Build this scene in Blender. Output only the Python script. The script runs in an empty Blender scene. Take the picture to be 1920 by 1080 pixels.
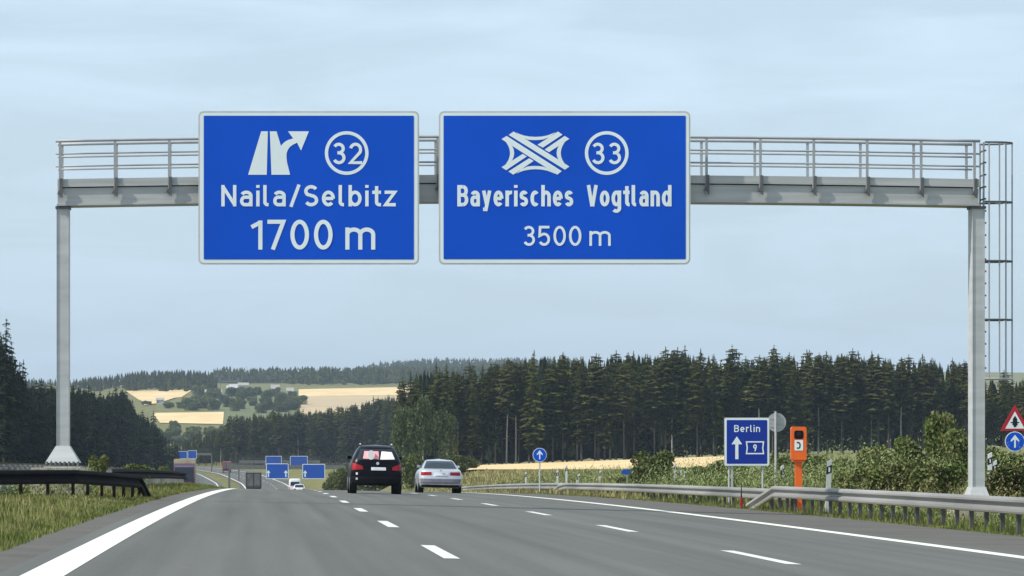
import bpy, math, random
import numpy as np
from mathutils import Vector
random.seed(7); RNG = np.random.default_rng(7)
SC = bpy.context.scene; C = SC.collection
R = math.radians
F, XV, YV, H = 7195.0, 481.6, 839.9, 1.04      # photographed focal length (in 1920-px units), road vanishing point, eye height

# ------------------------------------------------------------------ camera, sky, sun, exposure
cd = bpy.data.cameras.new('camera'); cam = bpy.data.objects.new('camera', cd); C.objects.link(cam); SC.camera = cam
cam.location = (0, 0, H); cam.rotation_euler = (R(90), 0, 0)
cd.sensor_width = 36; cd.lens = 36 * F / 1920; cd.clip_start = .5; cd.clip_end = 30000
cd.shift_x = (960 - XV) / 1920; cd.shift_y = (YV - 540) / 1920
SUN_EL, SUN_AZ = R(46), R(-106)                 # azimuth measured from +Y towards +X
W = bpy.data.worlds.new('World'); SC.world = W; W.use_nodes = True
wn = W.node_tree.nodes; wl = W.node_tree.links; wn.clear()
wo = wn.new('ShaderNodeOutputWorld'); bg = wn.new('ShaderNodeBackground'); bg.inputs[1].default_value = .088
sky = wn.new('ShaderNodeTexSky'); sky.sky_type = 'NISHITA'; sky.sun_disc = False
sky.sun_elevation = SUN_EL; sky.sun_rotation = SUN_AZ % (2 * math.pi); sky.air_density = 1.15; sky.dust_density = 1.2; sky.ozone_density = 1.6
tc = wn.new('ShaderNodeTexCoord'); mp = wn.new('ShaderNodeMapping'); mp.inputs['Scale'].default_value = (7, 7, 38)
mp.inputs['Rotation'].default_value = (0, R(4), 0)
nz = wn.new('ShaderNodeTexNoise'); nz.inputs['Scale'].default_value = 1.6; nz.inputs['Detail'].default_value = 6; nz.inputs['Roughness'].default_value = .55; nz.inputs['Distortion'].default_value = .6
wl.new(tc.outputs['Generated'], mp.inputs[0]); wl.new(mp.outputs[0], nz.inputs[0])
rp = wn.new('ShaderNodeMapRange'); rp.inputs[1].default_value = .40; rp.inputs[2].default_value = .72; rp.inputs[3].default_value = .38; rp.inputs[4].default_value = .98
wl.new(nz.outputs[0], rp.inputs[0])
sx = wn.new('ShaderNodeSeparateXYZ'); wl.new(tc.outputs['Generated'], sx.inputs[0])
rz = wn.new('ShaderNodeMapRange'); rz.inputs[1].default_value = .0; rz.inputs[2].default_value = .10; rz.inputs[3].default_value = .45; rz.inputs[4].default_value = 1.0
wl.new(sx.outputs[2], rz.inputs[0])
mu = wn.new('ShaderNodeMath'); mu.operation = 'MULTIPLY'; wl.new(rp.outputs[0], mu.inputs[0]); wl.new(rz.outputs[0], mu.inputs[1]); mu.use_clamp = True
mx = wn.new('ShaderNodeMixRGB'); wl.new(mu.outputs[0], mx.inputs[0]); wl.new(sky.outputs[0], mx.inputs[1]); mx.inputs[2].default_value = (7.5, 9.0, 10.3, 1)
# thin milky veil of cirrus over the whole blue sky
veil = wn.new('ShaderNodeMixRGB'); veil.inputs[0].default_value = .55; wl.new(mx.outputs[0], veil.inputs[1]); veil.inputs[2].default_value = (5.0, 6.5, 7.9, 1)
wl.new(veil.outputs[0], bg.inputs[0]); wl.new(bg.outputs[0], wo.inputs[0])
sd = bpy.data.lights.new('sun', 'SUN'); sun = bpy.data.objects.new('sun', sd); C.objects.link(sun)
sd.energy = 3.6; sd.angle = R(.6); sd.color = (1, .95, .86)
sdir = Vector((math.sin(SUN_AZ) * math.cos(SUN_EL), math.cos(SUN_AZ) * math.cos(SUN_EL), math.sin(SUN_EL)))
sun.rotation_euler = sdir.to_track_quat('Z', 'Y').to_euler(); sun.location = sdir * 60
SC.view_settings.view_transform = 'Standard'; SC.view_settings.look = 'None'; SC.view_settings.exposure = .42; SC.view_settings.gamma = 1
SC.cycles.volume_bounces = 0; SC.cycles.max_bounces = 6; SC.cycles.transparent_max_bounces = 6
SC.cycles.volume_max_steps = 8

# ------------------------------------------------------------------ materials
MATS = {}
def mat(name, col, rough=.7, metal=0, var=.15, scale=4, spec=.3, objvar=0, island=0, col2=None, bump=0, coat=0, stretch=None, detail=4):
    if name in MATS: return MATS[name]
    m = bpy.data.materials.new(name); m.use_nodes = True; n = m.node_tree.nodes; l = m.node_tree.links
    b = n['Principled BSDF']; b.inputs['Roughness'].default_value = rough; b.inputs['Metallic'].default_value = metal
    b.inputs['Specular IOR Level'].default_value = spec; b.inputs['Coat Weight'].default_value = coat
    t = n.new('ShaderNodeNewGeometry'); no = n.new('ShaderNodeTexNoise'); no.inputs['Scale'].default_value = scale; no.inputs['Detail'].default_value = detail
    src = t.outputs['Position']
    if stretch:
        mm = n.new('ShaderNodeMapping'); mm.inputs['Scale'].default_value = stretch; l.new(src, mm.inputs[0]); src = mm.outputs[0]
    l.new(src, no.inputs['Vector'])
    rm = n.new('ShaderNodeMapRange'); rm.inputs[1].default_value = .3; rm.inputs[2].default_value = .7; l.new(no.outputs[0], rm.inputs[0])
    mix = n.new('ShaderNodeMixRGB'); l.new(rm.outputs[0], mix.inputs[0])
    c2 = col2 or tuple(min(1, c * (1 + var)) for c in col); c1 = col if col2 else tuple(c * (1 - var) for c in col)
    mix.inputs[1].default_value = (*c1, 1); mix.inputs[2].default_value = (*c2, 1); out = mix.outputs[0]
    for on, sock in ((objvar, 'obj'), (island, 'isl')):
        if on:
            if sock == 'obj': g = n.new('ShaderNodeObjectInfo').outputs['Random']
            else: g = t.outputs['Random Per Island']
            mr = n.new('ShaderNodeMapRange'); mr.inputs[3].default_value = 1 - on; mr.inputs[4].default_value = 1 + on; l.new(g, mr.inputs[0])
            vm = n.new('ShaderNodeVectorMath'); vm.operation = 'SCALE'; l.new(out, vm.inputs[0]); l.new(mr.outputs[0], vm.inputs['Scale']); out = vm.outputs[0]
    l.new(out, b.inputs['Base Color'])
    if bump:
        bp = n.new('ShaderNodeBump'); bp.inputs['Strength'].default_value = bump; bp.inputs['Distance'].default_value = .01
        n2 = n.new('ShaderNodeTexNoise'); n2.inputs['Scale'].default_value = scale * 20; l.new(src, n2.inputs['Vector']); l.new(n2.outputs[0], bp.inputs['Height']); l.new(bp.outputs[0], b.inputs['Normal'])
    MATS[name] = m; return m
M_asph = mat('asphalt', (.110, .110, .099), .85, var=.1, scale=.35, stretch=(1.6, .12, 1), bump=.3, spec=.25)
def asphalt_tracks(m):
    n = m.node_tree.nodes; l = m.node_tree.links; b = n['Principled BSDF']; src = b.inputs['Base Color'].links[0].from_socket
    g = n.new('ShaderNodeNewGeometry'); mp_ = n.new('ShaderNodeMapping'); mp_.inputs['Scale'].default_value = (2.2, .02, 0)
    l.new(g.outputs['Position'], mp_.inputs[0]); w_ = n.new('ShaderNodeTexNoise'); w_.inputs['Scale'].default_value = 1; l.new(mp_.outputs[0], w_.inputs['Vector'])
    f_ = n.new('ShaderNodeTexNoise'); f_.inputs['Scale'].default_value = 14; f_.inputs['Roughness'].default_value = .8; f_.inputs['Detail'].default_value = 8; l.new(g.outputs['Position'], f_.inputs['Vector'])
    a_ = n.new('ShaderNodeMath'); a_.operation = 'ADD'; l.new(w_.outputs[0], a_.inputs[0]); l.new(f_.outputs[0], a_.inputs[1])
    r_ = n.new('ShaderNodeMapRange'); r_.inputs[1].default_value = .6; r_.inputs[2].default_value = 1.4; r_.inputs[3].default_value = .66; r_.inputs[4].default_value = 1.30; l.new(a_.outputs[0], r_.inputs[0])
    v_ = n.new('ShaderNodeVectorMath'); v_.operation = 'SCALE'; l.new(src, v_.inputs[0]); l.new(r_.outputs[0], v_.inputs['Scale']); l.new(v_.outputs[0], b.inputs['Base Color'])
asphalt_tracks(M_asph)
M_shoulder = mat('shoulder_asphalt', (.10, .092, .08), .9, var=.15, scale=.8, bump=.3)
M_line = mat('line_paint', (.66, .65, .57), .6, col2=(.80, .79, .70), scale=9, detail=8)
M_dash = mat('worn_line_paint', (.62, .62, .58), .65, var=.15, scale=6)
M_ground = mat('grassy_ground', (.10, .105, .035), .95, col2=(.21, .19, .08), scale=.25, spec=.1)
M_blade = mat('grass_blades', (.11, .145, .035), .8, col2=(.22, .225, .08), scale=.5, spec=.1, island=.35)
M_dry = mat('dry_grass_blades', (.24, .23, .09), .8, col2=(.36, .31, .15), scale=.3, spec=.1, island=.3)
M_wheat = mat('wheat', (.60, .43, .22), .9, col2=(.70, .54, .30), scale=.06, spec=.1, stretch=(1, .35, 1))
M_stub = mat('stubble', (.40, .31, .20), .9, col2=(.52, .40, .24), scale=.03, spec=.1, stretch=(.15, 1.2, 1))
M_meadow = mat('meadow', (.11, .13, .06), .9, col2=(.16, .17, .085), scale=.1, spec=.1)
M_alu = mat('aluminium', (.50, .51, .51), .55, .25, var=.1, scale=1.2, spec=.4, stretch=(1, 1, 4))
M_hand = mat('handrail_steel', (.36, .37, .38), .6, .2, var=.12, scale=2)
M_beam = mat('galvanised_beam', (.44, .445, .44), .6, .2, var=.14, scale=.9, spec=.4, stretch=(.5, 1, 8))
M_bracket = mat('dark_bracket', (.12, .125, .13), .6, .2, scale=5)
M_zinc = mat('zinc_rail', (.28, .275, .265), .6, .2, var=.28, scale=.5, stretch=(2, .25, 2), spec=.4)
M_zpost = mat('zinc_post', (.10, .095, .095), .6, .3, var=.2, scale=3)
M_black = mat('shade_black_rail', (.010, .009, .012), .8, 0, var=.2, scale=2, spec=.1)  # rail steel coloured near black, the shade on its road face put in
M_blue = mat('sign_blue', (.001, .083, .59), .5, var=.07, scale=.35, spec=.2)
M_blue2 = mat('sign_blue_shaded', (.006, .035, .33), .5, var=.05, scale=.5)  # sign blue darkened, the Berlin board's shade put into the colour
M_blue3 = mat('far_sign_blue', (.012, .085, .45), .6, var=.05, scale=.5)
M_white = mat('sign_white', (.80, .88, .88), .5, var=.03, scale=1)
M_rim = mat('sign_edge', (.55, .57, .54), .5, .2, var=.1, scale=3)
M_red = mat('sign_red', (.45, .02, .03), .5, var=.08)
M_ink = mat('sign_black', (.012, .012, .02), .5)
M_conc = mat('concrete', (.42, .37, .28), .9, var=.15, scale=3, bump=.4)
M_orange = mat('orange_enamel', (.85, .14, .012), .35, var=.08, scale=3, spec=.5)
M_bark = mat('bark', (.085, .075, .062), .95, var=.35, scale=3, objvar=.3)
M_palebark = mat('pale_bark', (.36, .34, .30), .9, var=.3, scale=4)
M_pine = mat('pine_needles', (.036, .042, .010), .85, col2=(.075, .074, .022), scale=.35, spec=.03, objvar=.3, island=.35)
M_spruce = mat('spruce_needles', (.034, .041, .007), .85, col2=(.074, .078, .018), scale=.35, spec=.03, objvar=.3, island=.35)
M_spruce_shade = mat('shaded_spruce_needles', (.010, .017, .008), .85, col2=(.020, .027, .012), scale=.35, spec=.03, objvar=.3, island=.3)  # spruce green darkened to carry the shade of left wood and forest inside
M_decid = mat('broad_leaves', (.04, .066, .014), .65, col2=(.075, .095, .03), scale=.6, spec=.25, objvar=.2, island=.4)
M_shrub = mat('shrub_leaves', (.075, .105, .028), .8, col2=(.16, .17, .065), scale=.9, spec=.1, objvar=.3, island=.4)
M_weed = mat('weed_leaves', (.14, .20, .07), .85, col2=(.26, .28, .13), scale=.5, spec=.1, island=.4)
M_weedb = mat('brown_weed_leaves', (.19, .145, .08), .85, col2=(.25, .22, .11), scale=.6, spec=.1, island=.4)
M_blackp = mat('black_car_paint', (.002, .002, .005), .3, .0, spec=.14)
M_silver = mat('silver_car_paint', (.56, .58, .61), .32, .55, var=.03, spec=.5, coat=.5)
M_whitep = mat('white_car_paint', (.70, .71, .73), .35, var=.03, coat=.4)
M_glass = mat('dark_car_glass', (.018, .026, .036), .3, 0, var=.1, spec=.3)
M_tyre = mat('tyre_rubber', (.014, .014, .015), .85)
M_rimm = mat('wheel_rim', (.35, .36, .38), .4, .6)
M_tail = mat('tail_lamp_red', (.30, .008, .012), .3, spec=.3)
M_plastic = mat('dark_plastic', (.008, .008, .010), .7, spec=.15)
M_bump = mat('bumper_grey', (.24, .22, .27), .4, .3)
M_plate = mat('number_plate', (.72, .74, .76), .45)
M_chrome = mat('chrome', (.75, .76, .78), .2, .8)
M_pink = mat('pink_window_daylight', (.85, .34, .36), .7, var=.1, scale=8)
M_pinkw = mat('pale_window_daylight', (.90, .78, .77), .7)
M_farwall = mat('far_plaster', (.42, .41, .37), .8)
M_roof = mat('far_roof', (.32, .30, .28), .8)

# ------------------------------------------------------------------ object helpers
def tag(o, label=None, cat=None, group=None, kind=None):
    if label: o['label'] = label
    if cat: o['category'] = cat
    if group: o['group'] = group
    if kind: o['kind'] = kind
    return o
def thing(name, label, cat, loc=(0, 0, 0), rotz=0, group=None):
    o = bpy.data.objects.new(name, None); C.objects.link(o); o.empty_display_size = .3
    o.location = loc; o.rotation_euler = (0, 0, rotz); return tag(o, label, cat, group)
class MB:
    def __init__(s): s.v = []; s.f = []
    def add(s, vs, fs):
        k = len(s.v); s.v += [tuple(v) for v in vs]; s.f += [tuple(i + k for i in f) for f in fs]; return s
    def box(s, x0, x1, y0, y1, z0, z1):
        return s.add([(x0, y0, z0), (x1, y0, z0), (x1, y1, z0), (x0, y1, z0), (x0, y0, z1), (x1, y0, z1), (x1, y1, z1), (x0, y1, z1)],
                     [(0, 3, 2, 1), (4, 5, 6, 7), (0, 1, 5, 4), (1, 2, 6, 5), (2, 3, 7, 6), (3, 0, 4, 7)])
    def frustum(s, c0, w0, d0, z0, c1, w1, d1, z1):
        vs = []
        for (c, w, d, z) in ((c0, w0, d0, z0), (c1, w1, d1, z1)):
            vs += [(c[0] - w / 2, c[1] - d / 2, z), (c[0] + w / 2, c[1] - d / 2, z), (c[0] + w / 2, c[1] + d / 2, z), (c[0] - w / 2, c[1] + d / 2, z)]
        return s.add(vs, [(0, 3, 2, 1), (4, 5, 6, 7), (0, 1, 5, 4), (1, 2, 6, 5), (2, 3, 7, 6), (3, 0, 4, 7)])
    def tube(s, pts, r, n=8, r1=None):
        pts = [Vector(p) for p in pts]; m = len(pts); vs = []
        for i, p in enumerate(pts):
            d = (pts[min(i + 1, m - 1)] - pts[max(i - 1, 0)]).normalized()
            a = d.orthogonal().normalized(); b = d.cross(a); rr = r if r1 is None else r + (r1 - r) * i / (m - 1)
            vs += [p + (a * math.cos(t) + b * math.sin(t)) * rr for t in [2 * math.pi * k / n for k in range(n)]]
        fs = [(i * n + k, i * n + (k + 1) % n, (i + 1) * n + (k + 1) % n, (i + 1) * n + k) for i in range(m - 1) for k in range(n)]
        fs += [tuple(range(n))[::-1], tuple((m - 1) * n + k for k in range(n))]
        return s.add(vs, fs)
    def prism(s, poly, y0, y1):                 # polygon in (x, z) extruded along y, first face towards the viewer
        n = len(poly); vs = [(p[0], y0, p[1]) for p in poly] + [(p[0], y1, p[1]) for p in poly]
        return s.add(vs, [tuple(range(n)), tuple(range(2 * n - 1, n - 1, -1))] + [(i, i + n, (i + 1) % n + n, (i + 1) % n) for i in range(n)])
    def flat(s, poly, y):
        return s.add([(p[0], y, p[1]) for p in poly], [tuple(range(len(poly)))])
    def build(s, name, m, parent=None, smooth=False, loc=None):
        me = bpy.data.meshes.new(name); me.from_pydata(s.v, [], s.f); me.validate()
        o = bpy.data.objects.new(name, me); C.objects.link(o); me.materials.append(m)
        if smooth:
            for p in me.polygons: p.use_smooth = True
        if parent is not None: o.parent = parent
        if loc: o.location = loc
        me.update(); return o
def npmesh(name, V, Fq, m, parent=None, smooth=False):
    me = bpy.data.meshes.new(name); V = np.asarray(V, np.float32); Fq = np.asarray(Fq, np.int32); k = Fq.shape[1]
    me.vertices.add(len(V)); me.vertices.foreach_set('co', V.ravel()); me.loops.add(Fq.size); me.loops.foreach_set('vertex_index', Fq.ravel())
    me.polygons.add(len(Fq)); me.polygons.foreach_set('loop_start', np.arange(len(Fq), dtype=np.int32) * k)
    me.update(calc_edges=True); me.materials.append(m)
    me.polygons.foreach_set('use_smooth', np.full(len(Fq), smooth))
    o = bpy.data.objects.new(name, me); C.objects.link(o)
    if parent is not None: o.parent = parent
    return o
def copy_tree(o, parent=None):
    c = o.copy(); C.objects.link(c); c.parent = parent
    for ch in list(o.children): copy_tree(ch, c)
    return c
def P(px, row, Y):                                # where a sight line at (px, row) stands at distance Y
    return ((px - XV) * Y / F, Y, H - (row - YV) * Y / F)

# ------------------------------------------------------------------ terrain: long profiles measured along the road
_g = np.arange(-100, 12001, 2.0)
def smooth_table(pts, sg=25):
    xs, zs = zip(*pts); a = np.interp(_g, xs, zs); k = np.arange(-60, 61) * 2.0; w = np.exp(-k * k / 2 / sg / sg); w /= w.sum()
    return np.convolve(np.pad(a, 60, mode='edge'), w, 'valid')
par = [(y, -y * y / 36692.0) for y in range(-100, 261, 5)]
far = [(1450, -5.3), (1850, -2), (2200, 14.8), (2600, 31.7), (3000, 46.5), (3400, 56.8), (4300, 76), (5300, 112), (6500, 60), (12000, 30)]
T_road = smooth_table(par + [(300, -2.5), (400, -3.95), (500, -5.0), (560, -5.7), (640, -7.4), (720, -9.2), (820, -10.2), (900, -9.6), (1000, -8.3), (1100, -6.9), (1250, -5.8)] + far)
T_right = smooth_table([(-100, -.35), (0, -.4), (200, -.68), (320, -1.1), (480, -1.72), (757, -2.2), (1000, -4), (1200, -5)] + far)
T_left = smooth_table([(-100, .5), (0, .6), (150, .3), (300, -.5), (575, -1.7), (1000, -4.6), (1250, -5.4)] + far)
T_shift = smooth_table([(-100, .2), (0, 0), (50, .056), (100, .225), (150, .5), (220, .85), (350, .9), (500, .6), (700, .9), (900, 0), (1000, -2), (1150, -10), (1340, -28), (1600, -60), (2000, -110), (12000, -110)], 15)
def tab(T, y): return np.interp(y, _g, T)
def sstep(a, b, x): t = np.clip((x - a) / (b - a), 0, 1); return t * t * (3 - 2 * t)
def xfall(y): return np.maximum(.004, .0291 - .0000645 * y)
def road_z(xl, y): return tab(T_road, y) - xfall(y) * xl       # xl = offset across the road
def ground(x, y):
    x = np.asarray(x, float); y = np.asarray(y, float); xl = x - tab(T_shift, y); m = xfall(y); c = tab(T_road, y)
    z = c - m * np.clip(xl, -2.6, 12.8) - .03
    z = z - .16 * sstep(12.8, 14.0, xl)
    z = z + .16 * sstep(-2.7, -4.2, xl) * (1 - sstep(-6.2, -7.2, xl))
    pr = tab(T_right, y) + .037 * np.clip(x - 55, -12, 110) * sstep(150, 700, y) * (1 - sstep(1000, 1500, y))
    z = z + (pr - z) * sstep(14.2, 27, xl)
    pl = tab(T_left, y) + 0 * x
    z = z + (pl - z) * sstep(-20.5, -33, xl)
    px = XV + F * x / np.maximum(y, 1)
    ridge = np.interp(px, [-600, 0, 405, 560, 640, 700, 800, 985, 1400, 3000], [-40, -42, -48, -46, -25, -10, -1, 0, -3, -20]) * 5300 / F
    z = z + ridge * sstep(3700, 5300, y) * 1.0
    return z
def gz(x, y): return float(ground(x, y))
# one ground sheet
ys = np.concatenate([np.arange(-60, 320, 4), np.arange(320, 1500, 12), np.arange(1500, 5600, 45), np.arange(5600, 12001, 400)])
k = np.concatenate([np.arange(0, 34, 1.0), 34 * 1.06 ** np.arange(0, 90)]); xl_ = np.concatenate([-k[:0:-1], k])
XX, YY = np.meshgrid(xl_, ys); XS = XX + tab(T_shift, YY)
ZZ = ground(XS, YY)
onroad = ((XX > -2.55) & (XX < 12.75)) | ((XX < -7.2) & (XX > -20.3)); ZZ = np.where(onroad & (YY < 1900), ZZ - .12, ZZ)
V = np.stack([XS, YY, ZZ], -1).reshape(-1, 3); ny, nx = XX.shape
i, j = np.meshgrid(np.arange(ny - 1), np.arange(nx - 1), indexing='ij'); a = (i * nx + j).ravel()
tag(npmesh('ground', V, np.stack([a, a + 1, a + nx + 1, a + nx], 1), M_ground, smooth=True), kind='structure')

def strip(name, x0, x1, y0, y1, dz, m, n=4, step=4.0, parent=None, skirt=0):
    yy = np.arange(y0, y1 + .01, step) if y1 - y0 > step else np.array([y0, y1]); xx = np.linspace(x0, x1, n + 1)
    A, B = np.meshgrid(xx, yy); S = tab(T_shift, B); Z = road_z(A, B) + dz
    V = np.stack([A + S, B, Z], -1).reshape(-1, 3); nx = n + 1
    i, j = np.meshgrid(np.arange(len(yy) - 1), np.arange(n), indexing='ij'); a = (i * nx + j).ravel()
    return npmesh(name, V, np.stack([a, a + 1, a + nx + 1, a + nx], 1), m, parent)
tag(strip('road', -2.15, 9.95, -20, 1900, 0, M_asph, 6), kind='structure')
tag(strip('median_margin', -2.62, -2.15, -20, 1900, -.004, M_shoulder, 1), kind='structure')
tag(strip('hard_shoulder', 9.95, 12.8, -20, 1900, -.004, M_shoulder, 2), kind='structure')
tag(strip('median_paving', -7.2, -2.62, 560, 1500, -.03, M_shoulder, 2), kind='structure')
tag(strip('opposite_road', -20.2, -7.2, -20, 1900, .05, M_asph, 4), kind='structure')
X0 = -1.77
tag(strip('left_edge_line', X0 - .17, X0 + .17, -20, 1900, .004, M_line, 1), kind='structure')
tag(strip('right_edge_line', X0 + 11.25 - .15, X0 + 11.25 + .15, -20, 1900, .004, M_line, 1), kind='structure')
tag(strip('opposite_edge_line', -8.6, -8.3, -20, 1900, .054, M_line, 1), kind='structure')
def dashes(name, x, ph):
    mb = MB()
    y = ph - 18 * 3 - 3
    while y < 1500:
        for (ya, yb) in ((y, y + 3), (y + 3, y + 6)):
            vs = []
            for yy in (ya, yb):
                s = float(tab(T_shift, yy)); vs += [(x - .085 + s, yy, float(road_z(x - .085, yy)) + .004), (x + .085 + s, yy, float(road_z(x + .085, yy)) + .004)]
            mb.add(vs, [(0, 1, 3, 2)])
        y += 18
    return tag(mb.build(name, M_dash), kind='structure')
dashes('lane_line', X0 + 3.75, 42.9); dashes('lane_line', X0 + 7.5, 44.3); dashes('lane_line', -12, 40)

def row2y(px, row, lo=1500, hi=5000):             # distance at which the far hillside reaches this sight line
    yy = np.arange(lo, hi, 10.0); x = (px - XV) * yy / F; r = YV - (ground(x, yy) - H) * F / yy
    i = int(np.argmax(r <= row)); return float(yy[i])
def field(name, corners, m, dz=.4, n=24, k=8, lo=1500):
    # corners: (px, row) tl, tr, br, bl laid on the hillside
    W_ = []
    for (px, row) in corners:
        y = row2y(px, row, lo); W_.append(((px - XV) * y / F, y))
    tl, tr, br, bl = [np.array(w) for w in W_]; V = []
    for v in np.linspace(0, 1, k + 1):
        for u in np.linspace(0, 1, n + 1):
            p = (tl * (1 - u) + tr * u) * (1 - v) + (bl * (1 - u) + br * u) * v; V.append((p[0], p[1], gz(*p) + dz))
    a = [(i * (n + 1) + j, (i + 1) * (n + 1) + j, (i + 1) * (n + 1) + j + 1, i * (n + 1) + j + 1) for i in range(k) for j in range(n)]
    return tag(npmesh(name, V, a, m), kind='structure')
def near_field(name, pts, m, dz):
    tl, tr, br, bl = [np.array(p, float) for p in pts]; V = []; n, k = 60, 24
    for v in np.linspace(0, 1, k + 1):
        for u in np.linspace(0, 1, n + 1):
            p = (tl * (1 - u) + tr * u) * (1 - v) + (bl * (1 - u) + br * u) * v; V.append((p[0], p[1], gz(*p) + dz))
    a = [(i * (n + 1) + j, (i + 1) * (n + 1) + j, (i + 1) * (n + 1) + j + 1, i * (n + 1) + j + 1) for i in range(k) for j in range(n)]
    return tag(npmesh(name, V, a, m), kind='structure')
near_field('wheat_field', ((31, 745), (92, 745), (60, 470), (26, 480)), M_wheat, .35)
near_field('meadow', ((32, 469), (160, 469), (120, 290), (30, 290)), M_meadow, .05)
field('upper_wheat_field', ((236, 734), (362, 732), (340, 746), (262, 752)), M_wheat)
field('lower_wheat_field', ((286, 776), (420, 774), (418, 797), (300, 794)), M_wheat)
field('small_wheat_field', ((262, 749), (330, 747), (300, 757), (270, 762)), M_wheat, .6)
field('ridge_wheat_field', ((560, 731), (790, 726), (790, 742), (560, 744)), M_wheat)
field('stubble_field', ((560, 744.2), (790, 742.2), (790, 800), (565, 800)), M_stub)
field('upper_meadow', ((362, 731), (560, 728), (560, 800), (425, 800)), M_meadow, .2)


# ------------------------------------------------------------------ vegetation meshes
def blades(name, regions, m, kind_label):
    V = []; 
    for (x0, x1, y0, y1, n, hh, ww) in regions:
        u = RNG.random(n); y = y0 * (y1 / y0) ** u; xl = RNG.uniform(x0, x1, n); x = xl + tab(T_shift, y)
        clump = .45 + .75 * (np.sin(x * 2.3 + y * .9) * np.sin(y * .37 + x) * .5 + .5) * RNG.uniform(.6, 1.3, n)
        h = hh * clump; h = np.where((y > 68) & (y < 92) & (xl < -2.9), h * .38, h); g = ground(x, y) - .02; ang = RNG.uniform(0, 6.28, n); lean = RNG.uniform(.0, .45, n) * h; la = RNG.uniform(0, 6.28, n)
        w = ww * RNG.uniform(.6, 1.5, n) * (.7 + y / 130)
        dx, dy = np.cos(ang) * w, np.sin(ang) * w * .4
        V.append(np.stack([np.stack([x - dx, y - dy, g], -1), np.stack([x + dx, y + dy, g], -1), np.stack([x + np.cos(la) * lean, y + np.sin(la) * lean, g + h], -1)], 1))
    V = np.concatenate(V).reshape(-1, 3); return tag(npmesh(name, V, np.arange(len(V)).reshape(-1, 3), m), kind_label, 'grass', kind='stuff')
blades('verge_grass', [(12.72, 14.2, 42, 200, 26000, .10, .018), (13.4, 18, 45, 210, 30000, .26, .022), (14, 40, 110, 330, 16000, .45, .05), (15.6, 34, 114, 172, 7000, 1.15, .013), (15.2, 24, 60, 112, 3000, .7, .011)], M_blade, 'short green grass along the right verge and around the rail posts')
blades('median_grass', [(-3.3, -2.58, 26, 220, 22000, .12, .018), (-8.2, -2.9, 28, 230, 46000, .19, .020)], M_blade, 'tufted green grass on the median beside the left edge line')
blades('dry_grass', [(-7.5, -2.9, 28, 120, 11000, .24, .012), (14.5, 44, 170, 470, 34000, .42, .035), (13, 15.5, 140, 330, 9000, .35, .025)], M_dry, 'dry yellow grass stalks mixed into the verge and median')

def leafquads(cen, size, flat=.0, tri=True):
    n = len(cen); a = RNG.normal(size=(n, 3)); a /= np.linalg.norm(a, axis=1)[:, None]; b = RNG.normal(size=(n, 3)); b -= (a * b).sum(1)[:, None] * a; b /= np.linalg.norm(b, axis=1)[:, None]
    s = (size * RNG.uniform(.6, 1.4, n))[:, None]
    return np.stack([cen - a * s, cen + b * s * .8, cen + a * s, cen - b * s * .8], 1)
def conifer_mesh(hgt=20, rad=2.3, base=.3, whorls=27, seed=0, droop=.35, tufts=4, top_round=0):
    r = np.random.default_rng(seed); Q = []
    for k in range(whorls):
        t = k / (whorls - 1); z = hgt * (base + (1 - base) * t ** .95)
        L0 = rad * 1.25 * ((1 - t) ** (.60 if not top_round else .42)) * (1 if t > .12 else .55 + 3.5 * t) + .12
        nb = 7 if t < .8 else 5
        ph = r.uniform(0, 6.28)
        for q in range(nb):
            if r.random() < .13: continue
            an = ph + q * 6.283 / nb + r.uniform(-.35, .35); L = L0 * r.uniform(.6, 1.22); d = np.array([math.cos(an), math.sin(an), 0]); sd_ = np.array([-d[1], d[0], 0]); zz = z + r.uniform(-.25, .25)
            for e in range(tufts):
                f = (e + .55) / tufts; c = d * L * f + np.array([0, 0, zz - droop * L * f * f + .12 * L * f]); w = (.22 + .30 * L * (1 - abs(f - .45)) * .9) * r.uniform(.75, 1.25); l = L / tufts * .85
                hang = np.array([0, 0, -w * r.uniform(.25, .75)])
                Q.append([c - d * l, c + sd_ * w + hang, c + d * l - np.array([0, 0, .1 * L]), c - sd_ * w + hang])
                if r.random() < .5:
                    Q.append([c + sd_ * w * .2, c + hang * 1.6 + d * l * .4, c - sd_ * w * .3 + hang * 2.3, c - d * l * .5 + hang])
    Q.append([[-.12, 0, hgt - .6], [0, .02, hgt - .7], [.12, 0, hgt - .6], [0, 0, hgt + .35]])
    return np.array(Q, float).reshape(-1, 3)
def trunk_mb(hgt, r0, r1, lean=0, n=7):
    return MB().tube([(0, 0, -1.2), (lean * .2, 0, hgt * .3), (-lean * .3, lean * .3, hgt * .65), (0, 0, hgt)], r0, n, r1)
def proto_tree(kind, seed, leaf, bark, **kw):
    V = conifer_mesh(seed=seed, **kw); h = kw.get('hgt', 20)
    root = bpy.data.objects.new(kind, None); C.objects.link(root)
    npmesh('crown', V, np.arange(len(V)).reshape(-1, 4), leaf, root)
    tb = trunk_mb(h * .97, .20, .04, .3)
    r = random.Random(seed)
    for q in range(9):                           # dead snags below the crown
        z = h * kw.get('base', .3) * r.uniform(.5, 1.05); a = r.uniform(0, 6.28); L = r.uniform(.5, 1.3); tb.tube([(0, 0, z), (math.cos(a) * L, math.sin(a) * L, z + r.uniform(-.3, .1))], .035, 3, .01)
    tb.build('trunk', bark, root); return root
PROTO = [proto_tree('spruce_tree', s, M_spruce, M_bark, hgt=20, rad=rd, base=b, whorls=26, droop=dr, top_round=tr) for s, rd, b, dr, tr in ((1, 2.4, .18, .35, 0), (2, 2.0, .24, .45, 0), (3, 2.8, .30, .25, 1), (4, 2.2, .12, .4, 0), (5, 2.5, .36, .2, 1), (6, 1.9, .20, .5, 0))]
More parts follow.
